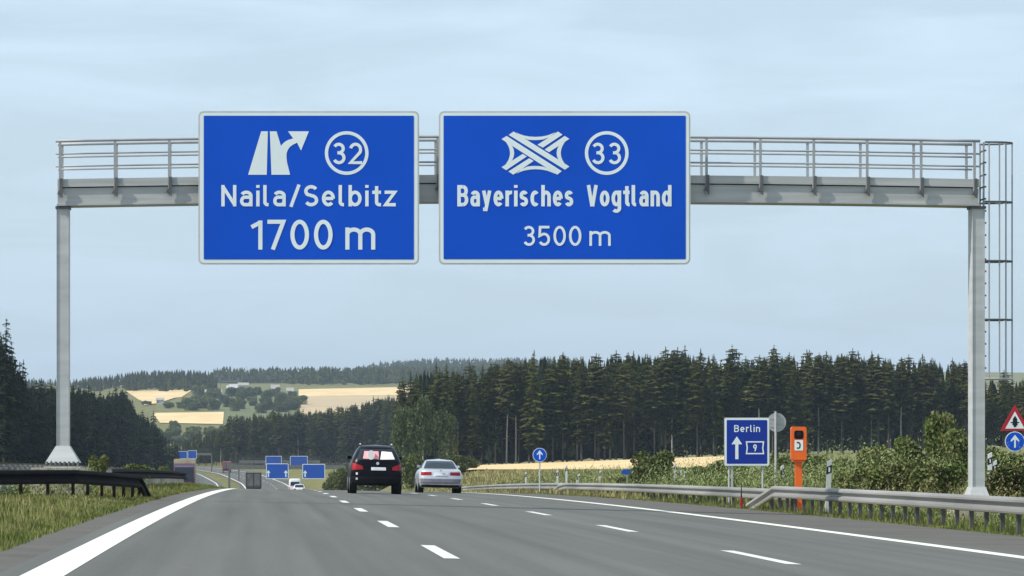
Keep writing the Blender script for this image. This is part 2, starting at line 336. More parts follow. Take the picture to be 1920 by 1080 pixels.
PROTO += [proto_tree('pine_tree', s, M_pine, M_palebark if s == 32 else M_bark, hgt=20, rad=rd, base=b, whorls=22, droop=.12, top_round=1) for s, rd, b in ((31, 2.5, .42), (32, 2.3, .5), (33, 2.8, .36))]
PROTD = [proto_tree('spruce_tree', s, M_spruce_shade, M_bark, hgt=20, rad=rd, base=b, whorls=26, droop=.4) for s, rd, b in ((11, 2.6, .08), (12, 2.9, .12), (13, 2.3, .10))]
used = set()
def place_tree(protos, x, y, h, label, group, wide=1.0, name=None, z=None):
    i = random.randrange(len(protos)); p = protos[i]; k = id(p)
    o = p if k not in used else copy_tree(p); used.add(k)
    s = h / 20.0; o.location = (x, y, gz(x, y) if z is None else z); sw = s * wide * random.uniform(.85, 1.2); o.scale = (sw, sw, s); o.rotation_euler = (random.uniform(-.02, .02), random.uniform(-.02, .02), random.uniform(0, 6.28))
    if name: o.name = name
    return tag(o, label, 'tree', group)
def top_h(px, y, rows, jit=0):
    r = np.interp(px, *zip(*rows)); x = (px - XV) * y / F
    return H + (YV - r) * y / F - gz(x, y) + jit
RT = [(735, 735), (748, 712), (800, 690), (870, 690), (930, 680), (990, 664), (1100, 664), (1230, 664), (1280, 652), (1330, 664), (1450, 664), (1600, 660), (1750, 668), (1812, 678), (1860, 705), (1960, 712)]
bands = [(735, 790, 'spruce at the left tip of the right-hand forest, behind the birches'), (790, 850, 'spruce in the right-hand forest above the gap between the two cars'), (850, 905, 'spruce in the right-hand forest above the right side of the silver car'), (905, 970, 'spruce in the right-hand forest between the silver car and the round blue sign'), (970, 1055, 'spruce in the right-hand forest directly above the round blue sign'), (1055, 1130, 'spruce in the right-hand forest above the leaning white posts'), (1130, 1200, 'spruce in the right-hand forest above the small blue board'), (1200, 1265, 'spruce in the right-hand forest above the bushy shrub by the white posts'), (1265, 1320, 'spruce in the tallest clump of the right-hand forest, above the three white posts'), (1320, 1380, 'spruce in the right-hand forest above the left half of the Berlin sign'), (1380, 1440, 'spruce in the right-hand forest above the right half of the Berlin sign'), (1440, 1510, 'spruce in the right-hand forest above the orange phone'), (1510, 1590, 'spruce in the right-hand forest above the grey delineator'), (1590, 1670, 'pale-trunked spruce in the right-hand forest above the brown weeds'), (1670, 1740, 'spruce in the right-hand forest left of the tallest verge bush'), (1740, 1815, 'spruce in the right-hand forest just left of the right gantry post'), (1815, 1850, 'spruce in the right-hand forest hidden behind the right gantry post'), (1850, 2000, 'lower spruce in the right-hand forest behind the caged ladder')]
for rowi, (Y0, n) in enumerate(((752, 44), (764, 42), (777, 40))):
    for q in range(n):
        px = 752 + (1945 - 752) * (q + random.uniform(-.3, .3) + .5 * (rowi % 2)) / (n - 1); y = Y0 + random.uniform(-3, 3); x = (px - XV) * y / F
        h = top_h(px, y, RT, random.gauss(0, .75) - (1.2 if random.random() < .35 else 0) + .4 * (rowi - 1))
        lab = [b[2] for b in bands if b[0] <= px < b[1]] or [bands[-1][2] if px > 1900 else bands[0][2]]
        place_tree(PROTO, x, y, h, lab[0], 'spruces of the right-hand forest', 1.0)
LT = [(-30, 640), (0, 640), (35, 690), (48, 716), (110, 722), (165, 728), (190, 738), (232, 730), (256, 768), (290, 790), (312, 815), (335, 838)]
for q in range(64):
    px = -25 + 358 * ((q + random.uniform(-.3, .3)) / 63) ; s = np.interp(px, [-30, 0, 100, 230, 335], [12.5, 12, 10, 7.8, 6.6]) * random.uniform(.93, 1.07); y = F / s; x = (px - XV) * y / F
    lab = [l_ for e_, l_ in ((20, 'dark spruce of the left-hand wood below the tallest tree at the left edge'), (60, 'dark spruce of the left-hand wood above the left end of the black rail'), (104, 'dark spruce of the left-hand wood just left of the left gantry post'), (136, 'dark spruce of the left-hand wood behind the left gantry post'), (180, 'dark spruce of the left-hand wood just right of the left gantry post'), (220, 'dark spruce of the left-hand wood above the small leafy median bush'), (262, 'dark spruce under the upper pale field, above the bent rail end'), (295, 'dark spruce in front of the lower pale field'), (400, 'last small dark spruce of the left-hand wood beside the far blue signs')) if px < e_][0]
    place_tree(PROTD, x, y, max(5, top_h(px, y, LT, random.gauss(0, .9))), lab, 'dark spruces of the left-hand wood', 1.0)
place_tree(PROTD, *P(6, 0, 540)[:2], top_h(6, 540, [(0, 598), (10, 598)]), 'tallest dark spruce rising at the left edge of the photo', 'dark spruces of the left-hand wood', .9)
place_tree(PROTD, *P(26, 0, 560)[:2], top_h(26, 560, [(0, 640), (50, 650)]), 'second tallest dark spruce beside the one at the left edge', 'dark spruces of the left-hand wood', .9)
place_tree(PROTD, *P(-16, 0, 550)[:2], top_h(-16, 550, [(-50, 612), (50, 612)]), 'dark spruce cut off by the left edge of the photo', 'dark spruces of the left-hand wood', 1.0)
MT = [(325, 835), (355, 822), (420, 806), (428, 782), (520, 776), (600, 770), (660, 762), (705, 748), (760, 742)]
for rowi, (Y0, n) in enumerate(((1400, 42), (1425, 40))):
    for q in range(n):
        px = 330 + (775 - 330) * (q + random.uniform(-.4, .4)) / (n - 1); y = Y0 + random.uniform(-8, 8); x = (px - XV) * y / F
        place_tree(PROTO, x, y, max(5, top_h(px, y, MT, random.gauss(0, .8))), [l_ for e_, l_ in ((372, 'hazy spruce of the valley wood behind the far gantry at the bend'), (410, 'hazy spruce of the valley wood between the bend gantry and the red lorry'), (450, 'hazy spruce of the valley wood above the red lorry'), (495, 'hazy spruce of the valley wood above the dark lorry'), (530, 'hazy spruce of the valley wood above the left pair of far blue signs'), (585, 'hazy spruce of the valley wood above the right pair of far blue signs'), (650, 'hazy spruce of the valley wood between the far signs and the black car'), (715, 'hazy spruce of the valley wood above the black car'), (900, 'hazy spruce of the valley wood beside the first birch')) if px < e_][0], 'spruces of the valley wood', 1.05)

def far_wood(name, pts, hmin, hmax, m, label, faces=26, wide=.16, rows=None):
    """many trees seen as one mass: each a spire of ragged tufts"""
    Q = []
    for (x, y) in pts:
        h = random.uniform(hmin, hmax); z0 = gz(x, y); n = faces
        if rows: h = max(4, top_h(XV + F * x / y, y, rows) - h)
        t = RNG.random(n) ** .8; r = h * wide * (1.05 - t) ** .8
        a = RNG.uniform(0, 6.28, n); c = np.stack([x + np.cos(a) * r * .6, y + np.sin(a) * r * .6, z0 + h * (.12 + .85 * t)], -1)
        w = (r * .75 + .1)[:, None]; d = np.stack([-np.sin(a), np.cos(a), 0 * a], -1); up = np.array([0, 0, 1.0]); hh = h * .11
        Q.append(np.stack([c - d * w - up * hh * .6, c - up * hh * .9, c + d * w - up * hh * .6, c + up * hh * .85], 1))
    V = np.concatenate(Q).reshape(-1, 3); return tag(npmesh(name, V, np.arange(len(V)).reshape(-1, 4), m), label, 'wood', kind='stuff')
pts = []
for _ in range(760):
    y = random.uniform(788, 880); px = random.uniform(770, 1990) if _ < 520 else random.uniform(1940, 2700); pts.append(((px - XV) * y / F, y))
far_wood('deep_forest', pts, 1.2, 4, M_spruce_shade, 'dark inner mass of the right-hand forest behind its front trees', 90, .17, RT)
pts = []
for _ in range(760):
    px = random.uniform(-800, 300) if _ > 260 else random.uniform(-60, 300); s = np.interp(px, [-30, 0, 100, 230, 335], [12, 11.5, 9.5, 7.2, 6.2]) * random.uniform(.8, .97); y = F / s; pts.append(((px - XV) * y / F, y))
far_wood('deep_left_wood', pts, 1, 3, M_spruce_shade, 'dark inner mass of the left-hand wood', 80, .2, LT)
pts = []
for _ in range(420):
    px = random.uniform(330, 790); y = random.uniform(1440, 1560); pts.append(((px - XV) * y / F, y))
far_wood('deep_valley_wood', pts, .5, 3, M_spruce, 'dense mass of the valley wood behind its front spruces', 60, .2, MT)
pts = []
for _ in range(620):
    px = random.uniform(-80, 405); y = random.uniform(2900, 3500); pts.append(((px - XV) * y / F, y))
far_wood('left_ridge_wood', pts, .2, 5, M_spruce, 'bluish far wood along the left ridge above the pale fields', 30, .2, [(-80, 712), (40, 706), (130, 710), (200, 701), (255, 694), (330, 690), (398, 695), (408, 702)])
pts = []
for _ in range(3200):
    px = random.uniform(400, 1080); y = random.uniform(3330 if px > 540 else 3600, 5320)
    pts.append(((px - XV) * y / F, y))
far_wood('hillside_wood', pts, 12, 17, M_spruce, 'hazy blue wood covering the long far hill on the horizon', 16, .3)
pts = []
for _ in range(150):
    px = random.uniform(-300, 0); y = random.uniform(3600, 5300); pts.append(((px - XV) * y / F, y))
far_wood('back_ridge_wood', pts, 14, 18, M_spruce, 'faint far wood beyond the left end of the left ridge', 12, .22)

def leafy(seed, n=2600, lobes=9, size=.055, squash=1.0, up=0.0):
    r = np.random.default_rng(seed); L = [(r.uniform(-.32, .32), r.uniform(-.32, .32), r.uniform(.25, .78) + up, r.uniform(.16, .30)) for _ in range(lobes)]
    cs = []
    for (x, y, z, q) in L:
        k = n // lobes; d = r.normal(size=(k, 3)); d /= np.linalg.norm(d, axis=1)[:, None]; cs.append(np.array([x, y, z]) + d * q * (r.random(k) ** .45)[:, None])
    k = n // 4; u = r.random(k); a = r.uniform(0, 6.28, k); cs.append(np.stack([np.cos(a) * .42 * r.random(k), np.sin(a) * .42 * r.random(k), u * .55], -1))
    c = np.concatenate(cs); c[:, 2] = np.clip(c[:, 2], .01, 2); return leafquads(c, size).reshape(-1, 3)
def proto_shrub(name, seed, m, n=6500, size=.032):
    root = bpy.data.objects.new(name, None); C.objects.link(root)
    V = leafy(seed, n, size=size); npmesh('foliage', V, np.arange(len(V)).reshape(-1, 4), m, root)
    tb = MB(); r = random.Random(seed)
    for q in range(6):
        a = r.uniform(0, 6.28); L = r.uniform(.1, .3); tb.tube([(0, 0, -.1), (math.cos(a) * L * .5, math.sin(a) * L * .5, .3), (math.cos(a) * L, math.sin(a) * L, .75)], .022, 4, .006)
    tb.build('stem', M_bark, root); return root
SHR = [proto_shrub('shrub', s, M_shrub) for s in (21, 22, 23, 24)]
for q, (px, top, s, wpx, lab) in enumerate([
        (1228, 843, 35, 76, 'bushy light green shrub left of the white delineators'),
        (1176, 893, 33, 40, 'low green shrub beside the small blue board'),
        (1330, 868, 38, 60, 'leafy shrub at the left foot of the Berlin sign'),
        (1375, 858, 42, 70, 'green shrub showing under the Berlin sign'),
        (1452, 850, 42, 60, 'rounded green shrub behind the round sign back'),
        (1530, 850, 46, 70, 'tall green shrub right of the orange phone'),
        (1590, 856, 46, 70, 'broad shrub above the grey delineator'),
        (1652, 832, 48, 80, 'dense shrub midway between the phone and right gantry post'),
        (1708, 815, 46, 70, 'shrub just left of the tallest verge bush'),
        (1765, 770, 47, 70, 'tallest verge bush with loose pointed top'),
        (1800, 800, 52, 80, 'dark shrub touching the right gantry post'),
        (1862, 838, 50, 90, 'low shrub right of the right gantry post'),
        (1915, 845, 54, 100, 'shrub below the warning sign at the right edge'),
        (1690, 858, 62, 90, 'low bush directly behind the rail, left of the gantry post'),
        (1620, 866, 62, 90, 'low reddish green bush behind the rail'),
        (1750, 862, 66, 90, 'low bush behind the rail at the gantry foot'),
        (1885, 870, 66, 110, 'low dark bush behind the rail right of the gantry foot'),
        (850, 868, 16, 50, 'small shrub at the forest edge behind the silver car'),
        (775, 848, 15, 50, 'light green shrub between the two cars'),
        (641, 876, 15, 36, 'dark shrub left of the black car'),
        (622, 890, 12, 40, 'low shrub below the lower right far blue sign'),
        (668, 868, 11, 60, 'shrub hidden behind the left side of the black car'),
        (640, 868, 9.6, 50, 'taller shrub on the cutting left of the black car'),
        (750, 872, 13, 60, 'shrub behind the right side of the black car'),
        (700, 862, 12, 70, 'shrub hidden mostly behind the black car'),
        (870, 852, 13, 60, 'shrub at the foot of the front spruces')]):
    y = F / s; x = (px - XV) * y / F; z = gz(x, y); h = H + (YV - top) * y / F - z
    p = SHR[q % 4]; o = p if q < 4 else copy_tree(p)
    o.location = (x, y, z); w = wpx / s * 1.15; o.scale = (w, w * .9, h * 1.02); o.rotation_euler = (0, 0, random.uniform(0, 6.28)); tag(o, lab, 'shrub', 'shrubs on the right verge')
# bushes near the end of the median rail
for q, (px, top, s, wpx, lab) in enumerate([(185, 850, 66, 40, 'small leafy bush beside the left gantry foot'), (262, 868, 50, 60, 'low bush on the median behind the dark rail end'), (300, 872, 42, 40, 'thin bush on the median beyond the rail end')]):
    y = F / s; x = (px - XV) * y / F; z = gz(x, y); o = copy_tree(SHR[q]); h = H + (YV - top) * y / F - z
    o.location = (x, y, z); w = wpx / s * 1.1; o.scale = (w, w, h); tag(o, lab, 'shrub', 'low bushes on the median')

def weeds(name, n, box, hh, m, label, lw=.05):
    x = RNG.uniform(box[0], box[1], n); y = RNG.uniform(box[2], box[3], n); g = ground(x, y); Q = []
    h = hh * (.55 + .5 * RNG.random(n)) * (.8 + .3 * np.sin(x * 1.1 + y * .5))
    for k in range(16):
        t = (k + RNG.random(n)) / 16; a = RNG.uniform(0, 6.28, n); r = .03 + .16 * (1 - t) * RNG.random(n)
        c = np.stack([x + np.cos(a) * r, y + np.sin(a) * r, g + h * t], -1); w = (lw * (1.1 - .6 * t) * RNG.uniform(.6, 1.4, n))[:, None]
        d = np.stack([np.cos(a), np.sin(a), RNG.uniform(.2, 1.2, n)], -1); s_ = np.stack([-np.sin(a), np.cos(a), 0 * a], -1)
        Q.append(np.stack([c - d * w, c + s_ * w * .5, c + d * w * 1.4, c - s_ * w * .5], 1))
    V = np.concatenate(Q).reshape(-1, 3); return tag(npmesh(name, V, np.arange(len(V)).reshape(-1, 4), m), label, 'weeds', kind='stuff')
weeds('roadside_weeds', 1500, (17, 34, 205, 330), 1.0, M_weed, 'pale yellow green weeds on the bank right of the silver car', .07)
weeds('feathery_weeds', 2600, (15.6, 25, 120, 165), 2.05, M_weed, 'tall feathery light green weeds behind the orange phone', .05)
weeds('tall_weeds', 2200, (24, 36, 118, 168), 1.55, M_weed, 'tall grey green weeds covering the bank behind the rails')
weeds('median_weeds', 260, (-8.5, -3.7, 86.4, 88.2), .72, M_weed, 'leafy weeds growing against the left gantry foundation', .035)
weeds('median_bank_weeds', 240, (-9, -3.2, 101, 125), .5, M_weed, 'green weeds on the median beyond the left gantry post', .04)
weeds('brown_weeds', 700, (16.5, 23, 100, 130), 1.15, M_weedb, 'brown faded weeds left of the right gantry post')
weeds('bank_weeds', 900, (14.9, 22, 62, 104), .62, M_weed, 'low leafy weeds on the bank behind the nearest rail', .04)

def broad_tree(px, top, s, wpx, label):
    y = F / s; x = (px - XV) * y / F; z = gz(x, y); h = H + (YV - top) * y / F - z
    root = thing('birch_tree', label, 'tree', (x, y, z), random.uniform(0, 6.28), 'birches at the corner of the right-hand forest')
    V = leafy(int(px), 3200, 12, .028); V = V * np.array([wpx / s * 1.15, wpx / s * 1.15, h * .80]) + np.array([0, 0, h * .16]); npmesh('crown', V, np.arange(len(V)).reshape(-1, 4), M_decid, root)
    tb = MB().tube([(0, 0, -.8), (.15, 0, h * .35), (-.2, .1, h * .6), (0, 0, h * .9)], .17, 7, .04)
    for q in range(5):
        a = random.uniform(0, 6.28); zz = h * random.uniform(.3, .6); L = random.uniform(1, 2.2); tb.tube([(0, 0, zz), (math.cos(a) * L, math.sin(a) * L, zz + L * 1.1)], .07, 5, .02)
    tb.build('trunk', M_palebark, root)
broad_tree(757, 752, 10.6, 44, 'light green birch at the left tip of the right-hand forest')
broad_tree(792, 728, 10.8, 50, 'tall light green birch with a pale forked trunk above the black car')
broad_tree(838, 758, 11.0, 42, 'smaller birch above the silver car')
SH2 = SHR[0]
for q in range(26):
    px = [372, 388, 404, 420, 436, 452, 468, 484, 500, 516, 532, 548, 560, 380, 400, 425, 450, 475, 500, 522, 545, 360, 440, 490, 530, 552][q]; row = [745, 752, 748, 756, 744, 752, 748, 742, 752, 745, 756, 750, 760, 766, 770, 764, 768, 762, 770, 764, 770, 770, 772, 776, 774, 766][q]
    y = row2y(px, row); x = (px - XV) * y / F; s = F / y; o = copy_tree(SH2); h = random.uniform(6, 10); o.name = 'round_tree'; o.location = (x, y, gz(x, y)); w = random.uniform(6, 15); o.scale = (w, w, h); o.rotation_euler = (0, 0, q * 1.7)
    tag(o, 'round hazy tree in the hamlet between the far pale fields', 'tree', 'round trees of the far hamlet')
for q in range(34):
    px = random.uniform(292, 432) if q < 24 else random.uniform(262, 350); row = random.uniform(812, 842) if q < 24 else random.uniform(756, 766); y = row2y(px, row); x = (px - XV) * y / F; o = copy_tree(SHR[q % 4]); h = random.uniform(4, 7) if q < 24 else random.uniform(2.5, 4); o.name = 'round_tree'; o.location = (x, y, gz(x, y)); w = random.uniform(5, 10); o.scale = (w, w, h); o.rotation_euler = (0, 0, random.uniform(0, 6))
    tag(o, 'low round tree below the lower pale field at far left' if q < 24 else 'hedge tree between the two pale fields at far left', 'tree', 'hedge trees of the far slope')
for q, (px, row, w, d, h) in enumerate(((400, 746, 12, 8, 4), (456, 734, 8, 8, 4.5), (516, 745, 6, 8, 6), (544, 747, 5, 6, 5), (300, 759, 5, 5, 3))):
    y = row2y(px, row); x = (px - XV) * y / F; z = gz(x, y)
    t = thing('farm_house', ['long pale farm house left in the far hamlet', 'white house on the crest above the far hamlet', 'narrow white gabled house right in the far hamlet', 'small white house at the right end of the far hamlet', 'tiny white hut by the pale field at far left'][q], 'house', (x, y, z), 0, 'houses of the far hamlet')
    MB().box(-w / 2, w / 2, 0, d, -.5, h).build('wall', M_farwall, t)
    MB().add([(-w / 2 - .3, -.3, h), (w / 2 + .3, -.3, h), (w / 2 + .3, d + .3, h), (-w / 2 - .3, d + .3, h), (-w / 2 - .3, d / 2, h * 1.5), (w / 2 + .3, d / 2, h * 1.5)], [(0, 1, 5, 4), (2, 3, 4, 5), (0, 4, 3), (1, 2, 5), (3, 2, 1, 0)]).build('roof', M_roof, t)
    if w > 5: MB().box(-.8, .8, -.05, -.01, 0, 2.2).build('door', M_plastic, t)
    MB().box(-w * .35, -w * .2, -.05, -.01, h * .4, h * .75).build('window', M_glass, t)

# ------------------------------------------------------------------ lettering: stroke-built road sign letters
def arc(cx, cy, rx, ry, a0, a1, n=14):
    return [(cx + rx * math.cos(R(a0 + (a1 - a0) * i / n)), cy + ry * math.sin(R(a0 + (a1 - a0) * i / n))) for i in range(n + 1)]
def glyph(ch, tx, ty):
    """centre lines in units of the cap height; tx, ty = half stroke"""
    X = .74; c = 1 - ty; b = ty
    def full(w, x0=None): return arc(w / 2, X / 2, w / 2 - tx, X / 2 - ty, 0, 360, 28)
    if ch == 'N': w = .62; return w, [[(tx, 0), (tx, 1)], [(w - tx, 0), (w - tx, 1)], [(tx * 1.1, .91), (w - tx * 1.1, .09)]]
    if ch == 'a': w = .52; r = w / 2 - tx; return w, [arc(w / 2, X - ty - .17, r, .17, 155, 0) + [(w - tx, 0)], [(w - tx, X * .58), (w * .42, X * .58)] + arc(w * .40, (X * .58 + b) / 2, w * .40 - tx, (X * .58 - b) / 2, 90, 270) + [(w * .42, b), (w * .6, b)] + arc(w * .6, b + .16, w * .4 - tx, .16, -90, 0, 6)]
    if ch == 'i': w = 2 * tx; return w, [[(tx, 0), (tx, X)], [(tx, .87), (tx, 1.0)]]
    if ch == 'l': w = 2 * tx + .12; return w, [[(tx, 1)] + arc(tx + .12, ty + .12, .12, .12, 180, 270, 6) + [(tx + .15, ty)]]
    if ch == '/': w = .46; return w, [[(.06, -.02), (w - .06, 1.02)]]
    if ch == 'S': w = .58; rx = w / 2 - tx; ry = (1 - 2 * ty) / 4; return w, [arc(w / 2, c - ry, rx, ry, 28, 240)[:-1] + arc(w / 2, b + ry, rx, ry, 62, -152)]
    if ch == 'e': w = .54; return w, [[(tx, X * .5), (w - tx, X * .5)], arc(w / 2, X / 2, w / 2 - tx, X / 2 - ty, -2, 316, 24)]
    if ch == 'b': w = .54; return w, [[(tx, 0), (tx, 1)], full(w)]
    if ch == 'd': w = .54; return w, [[(w - tx, 0), (w - tx, 1)], full(w)]
    if ch == 'g': w = .54; return w, [[(w - tx, X)] + arc(w / 2, -.08, w / 2 - tx, .14, 0, -145), full(w)]
    if ch == 'o': w = .54; return w, [full(w)]
    if ch == 'c': w = .50; return w, [arc(w / 2 + .02, X / 2, w / 2 - tx, X / 2 - ty, 48, 312, 24)]
    if ch == 't': w = .36; return w, [[(.11 + tx, .95)] + arc(.11 + tx + .12, ty + .12, .12, .12, 180, 270, 6) + [(w, ty)], [(0, X - ty), (w, X - ty)]]
    if ch == 'z': w = .46; return w, [[(0, X - ty), (w - tx * .6, X - ty), (tx * .6, ty), (w, ty)]]
    if ch == 'B': w = .60; return w, [[(w * .5, b), (tx, b), (tx, c), (w * .5, c)], arc(w * .52, (c + .53) / 2, w * .44 - tx, (c - .53) / 2, 90, -90), [(tx, .53), (w * .52, .53)], arc(w * .52, (b + .53) / 2, w * .48 - tx, (.53 - b) / 2, 90, -90)]
    if ch == 'y': w = .52; return w, [[(tx, X), (w / 2 + .01, .06)], [(w - tx, X), (w * .42, -.14), (w * .30, -.22 + ty), (w * .12, -.22 + ty)]]
    if ch == 'r': w = .36; return w, [[(tx, 0), (tx, X)], [(tx, X - .26)] + arc(w - .02, X - .26, w - .02 - tx, .26 - ty, 180, 90, 8) + [(w, X - ty)]]
    if ch == 's': w = .46; rx = w / 2 - tx; ry = (X - 2 * ty) / 4; return w, [arc(w / 2, X - ty - ry, rx, ry, 25, 240)[:-1] + arc(w / 2, b + ry, rx, ry, 62, -155)]
    if ch in 'hn': w = .52; r = w / 2 - tx; return w, [[(tx, 0), (tx, 1 if ch == 'h' else X)], arc(w / 2, X - ty - .20, r, .20, 180, 0) + [(w - tx, 0)]]
    if ch == 'm': w = .92; r = w / 4 - tx / 2; return w, [[(tx, 0), (tx, X)], arc(tx + r, X - ty - .17, r, .17, 180, 0) + [(w / 2, 0)], arc(w / 2 + r, X - ty - .17, r, .17, 180, 0) + [(w - tx, 0)]]
    if ch == 'V': w = .62; return w, [[(tx, 1), (w / 2 - .01, 0)], [(w - tx, 1), (w / 2 + .01, 0)]]
    if ch == '0': w = .56; return w, [arc(w / 2, .5, w / 2 - tx, .5 - ty, 0, 360, 30)]
    if ch == '1': w = .36; return w, [[(w - tx, 0), (w - tx, 1 - ty * .4)], [(w - tx, .91), (.03, .75)]]
    if ch == '2': w = .54; return w, [arc(w / 2, c - .25, w / 2 - tx, .25, 165, -35) + [(tx, ty), (w, ty)]]
    if ch == '3': w = .54; return w, [arc(w / 2 - .02, (c + .53) / 2, w / 2 - tx - .02, (c - .53) / 2, 152, -90), [(w * .36, .53), (w * .56, .53)], arc(w / 2 - .01, (b + .53) / 2, w / 2 - tx, (.53 - b) / 2, 90, -154)]
    if ch == '5': w = .54; return w, [[(w - .04, c), (tx + .02, c), (tx, .50)] + arc(w / 2 - .01, .33, w / 2 - tx, .33 - ty, 128, -150)]
    if ch == '7': w = .54; return w, [[(0, c), (w - tx, c), (w * .30, 0)]]
    if ch == '9': w = .54; return w, [arc(w / 2, .68, w / 2 - tx, .32 - ty, 0, 360, 24), [(w - tx, .64), (w * .48, 0)]]
    return .3, []
def ribbon(mb, pts, hw, y):
    P_ = [Vector(p) for p in pts]; P_ = [p for i, p in enumerate(P_) if i == 0 or (p - P_[i - 1]).length > 1e-5]; closed = (P_[0] - P_[-1]).length < 1e-5
    if closed: P_ = P_[:-1]
    n = len(P_); L = []; Rr = []
    for i in range(n):
        a = P_[(i - 1) % n] if (closed or i) else None; b = P_[(i + 1) % n] if (closed or i < n - 1) else None
        d1 = (P_[i] - a).normalized() if a is not None else None; d2 = (b - P_[i]).normalized() if b is not None else None
        d1 = d1 or d2; d2 = d2 or d1; n1 = Vector((-d1.y, d1.x)); n2 = Vector((-d2.y, d2.x)); m = (n1 + n2)
        m = m.normalized() if m.length > 1e-4 else n1; k = hw / max(.5, m.dot(n1)); L.append(P_[i] + m * k); Rr.append(P_[i] - m * k)
    vs = []; 
    for a, b in zip(L, Rr): vs += [(a.x, y, a.y), (b.x, y, b.y)]
    fs = [(2 * i, 2 * i + 1, (2 * i + 3) % (2 * n), (2 * i + 2) % (2 * n)) for i in range(n if closed else n - 1)]
    mb.add(vs, fs)
def lettering(text, x0, x1, z0, zc, wt, y, parent, m, gap=.17, space=.4):
    """text spanning x0..x1 with baseline z0 and cap line zc; wt = stroke width over cap height"""
    Hc = zc - z0; ty = wt / 2; sx = 1
    for _ in range(8):
        tot = 0
        for i, ch in enumerate(text):
            tot += (space if ch == ' ' else glyph(ch, ty / sx, ty)[0]) + (gap if i < len(text) - 1 else 0)
        sx = (x1 - x0) / Hc / tot
    mb = MB(); cx = 0; e = 0
    for ch in text:
        if ch == ' ': cx += space + gap; continue
        w, st = glyph(ch, ty / sx, ty)
        for s_ in st: ribbon(mb, [(x0 + (cx + p[0]) * sx * Hc, z0 + p[1] * Hc) for p in s_], ty * Hc, y - .0012 * (e % 5)); e += 1
        cx += w + gap
    return mb.build('lettering', m, parent)
def rrect(x0, x1, z0, z1, r, n=5):
    o = []
    for (cx, cz, a0) in ((x1 - r, z1 - r, 90), (x0 + r, z1 - r, 180), (x0 + r, z0 + r, 270), (x1 - r, z0 + r, 360)):
        o += [(cx + r * math.cos(R(a0 - 90 + 90 * i / n)), cz + r * math.sin(R(a0 - 90 + 90 * i / n))) for i in range(n + 1)]
    return o
def circle(cx, cz, r, n=28): return [(cx + r * math.cos(2 * math.pi * i / n), cz + r * math.sin(2 * math.pi * i / n)) for i in range(n)]

# ------------------------------------------------------------------ main gantry
GY = 88.8; S = F / GY
def gx(px): return (px - XV) / S
def gzz(row): return H - (row - YV) / S
def sag(x):                                       # the beam is built with a slight upward camber
    t = (x - gx(970)) / (gx(1835) - gx(970)); return -.105 * t * t
gan = thing('sign_gantry', 'large grey steel sign gantry spanning the whole carriageway', 'gantry', (gx(970), GY, float(road_z(6, GY))))
def gpart(mb, name, m, **kw):
    o = mb.build(name, m, gan, **kw); o.matrix_parent_inverse = gan.matrix_world.inverted() if False else o.matrix_parent_inverse
    o.location = (-gan.location[0], -gan.location[1], -gan.location[2]); return o
xA, xB = gx(108), gx(1835)
zt, zb = gzz(328), gzz(374)
def swept(mb, xa, xb, ya, yb, za, zb_, n=36):
    vs = []; fs = []
    for i in range(n + 1):
        x = xa + (xb - xa) * i / n; s_ = sag(x); vs += [(x, ya, za + s_), (x, yb, za + s_), (x, yb, zb_ + s_), (x, ya, zb_ + s_)]
    for i in range(n):
        for k in range(4): fs.append((4 * i + k, 4 * i + (k + 1) % 4, 4 * (i + 1) + (k + 1) % 4, 4 * (i + 1) + k))
    fs += [(3, 2, 1, 0), (4 * n, 4 * n + 1, 4 * n + 2, 4 * n + 3)]; return mb.add(vs, fs)
b = MB(); swept(b, xA, xB, GY, GY + .85, zb, zb + .36); swept(b, xA - .02, xB + .02, GY - .03, GY + .88, zb - .045, zb - .002); gpart(b, 'beam', M_beam)
b = MB(); swept(b, xA, xB, GY - .05, GY + .90, zb + .385, zb + .57); gpart(b, 'walkway', M_beam)
for (yy) in (GY - .07, GY + .93):
    for (row, rr) in ((256.5, .034), (280.5, .022), (304, .022)):
        b = MB(); b.tube([(xx, yy, gzz(row) + sag(xx)) for xx in np.linspace(xA - .04, xB + .02, 30)], rr, 8); gpart(b, 'handrail', M_hand, smooth=True)
posts = [113, 216, 317.5] + [418 + 100.6 * k for k in range(9)] + [1322, 1424, 1525, 1624, 1722, 1820][0:0] + [1324, 1425, 1525, 1625, 1726, 1826]
posts = sorted(set(p for p in posts if p < 1300 or p >= 1324))
for p in posts:
    for yy in (GY - .075, GY + .935):
        x = gx(p); s_ = sag(x); gpart(MB().box(x - .03, x + .03, yy - .02, yy + .02, zb + .15 + s_, gzz(259) + s_), 'railing_post', M_hand)
    x = gx(p); s_ = sag(x); b = MB(); b.prism([(x - .01, zb + .58 + s_), (x - .01, zb + .32 + s_), (x - .07, zb + .22 + s_), (x + .0, zb + .22 + s_), (x + .06, zb + .12 + s_), (x + .06, zb + .58 + s_)], GY - .13, GY - .052); gpart(b, 'bracket', M_bracket)
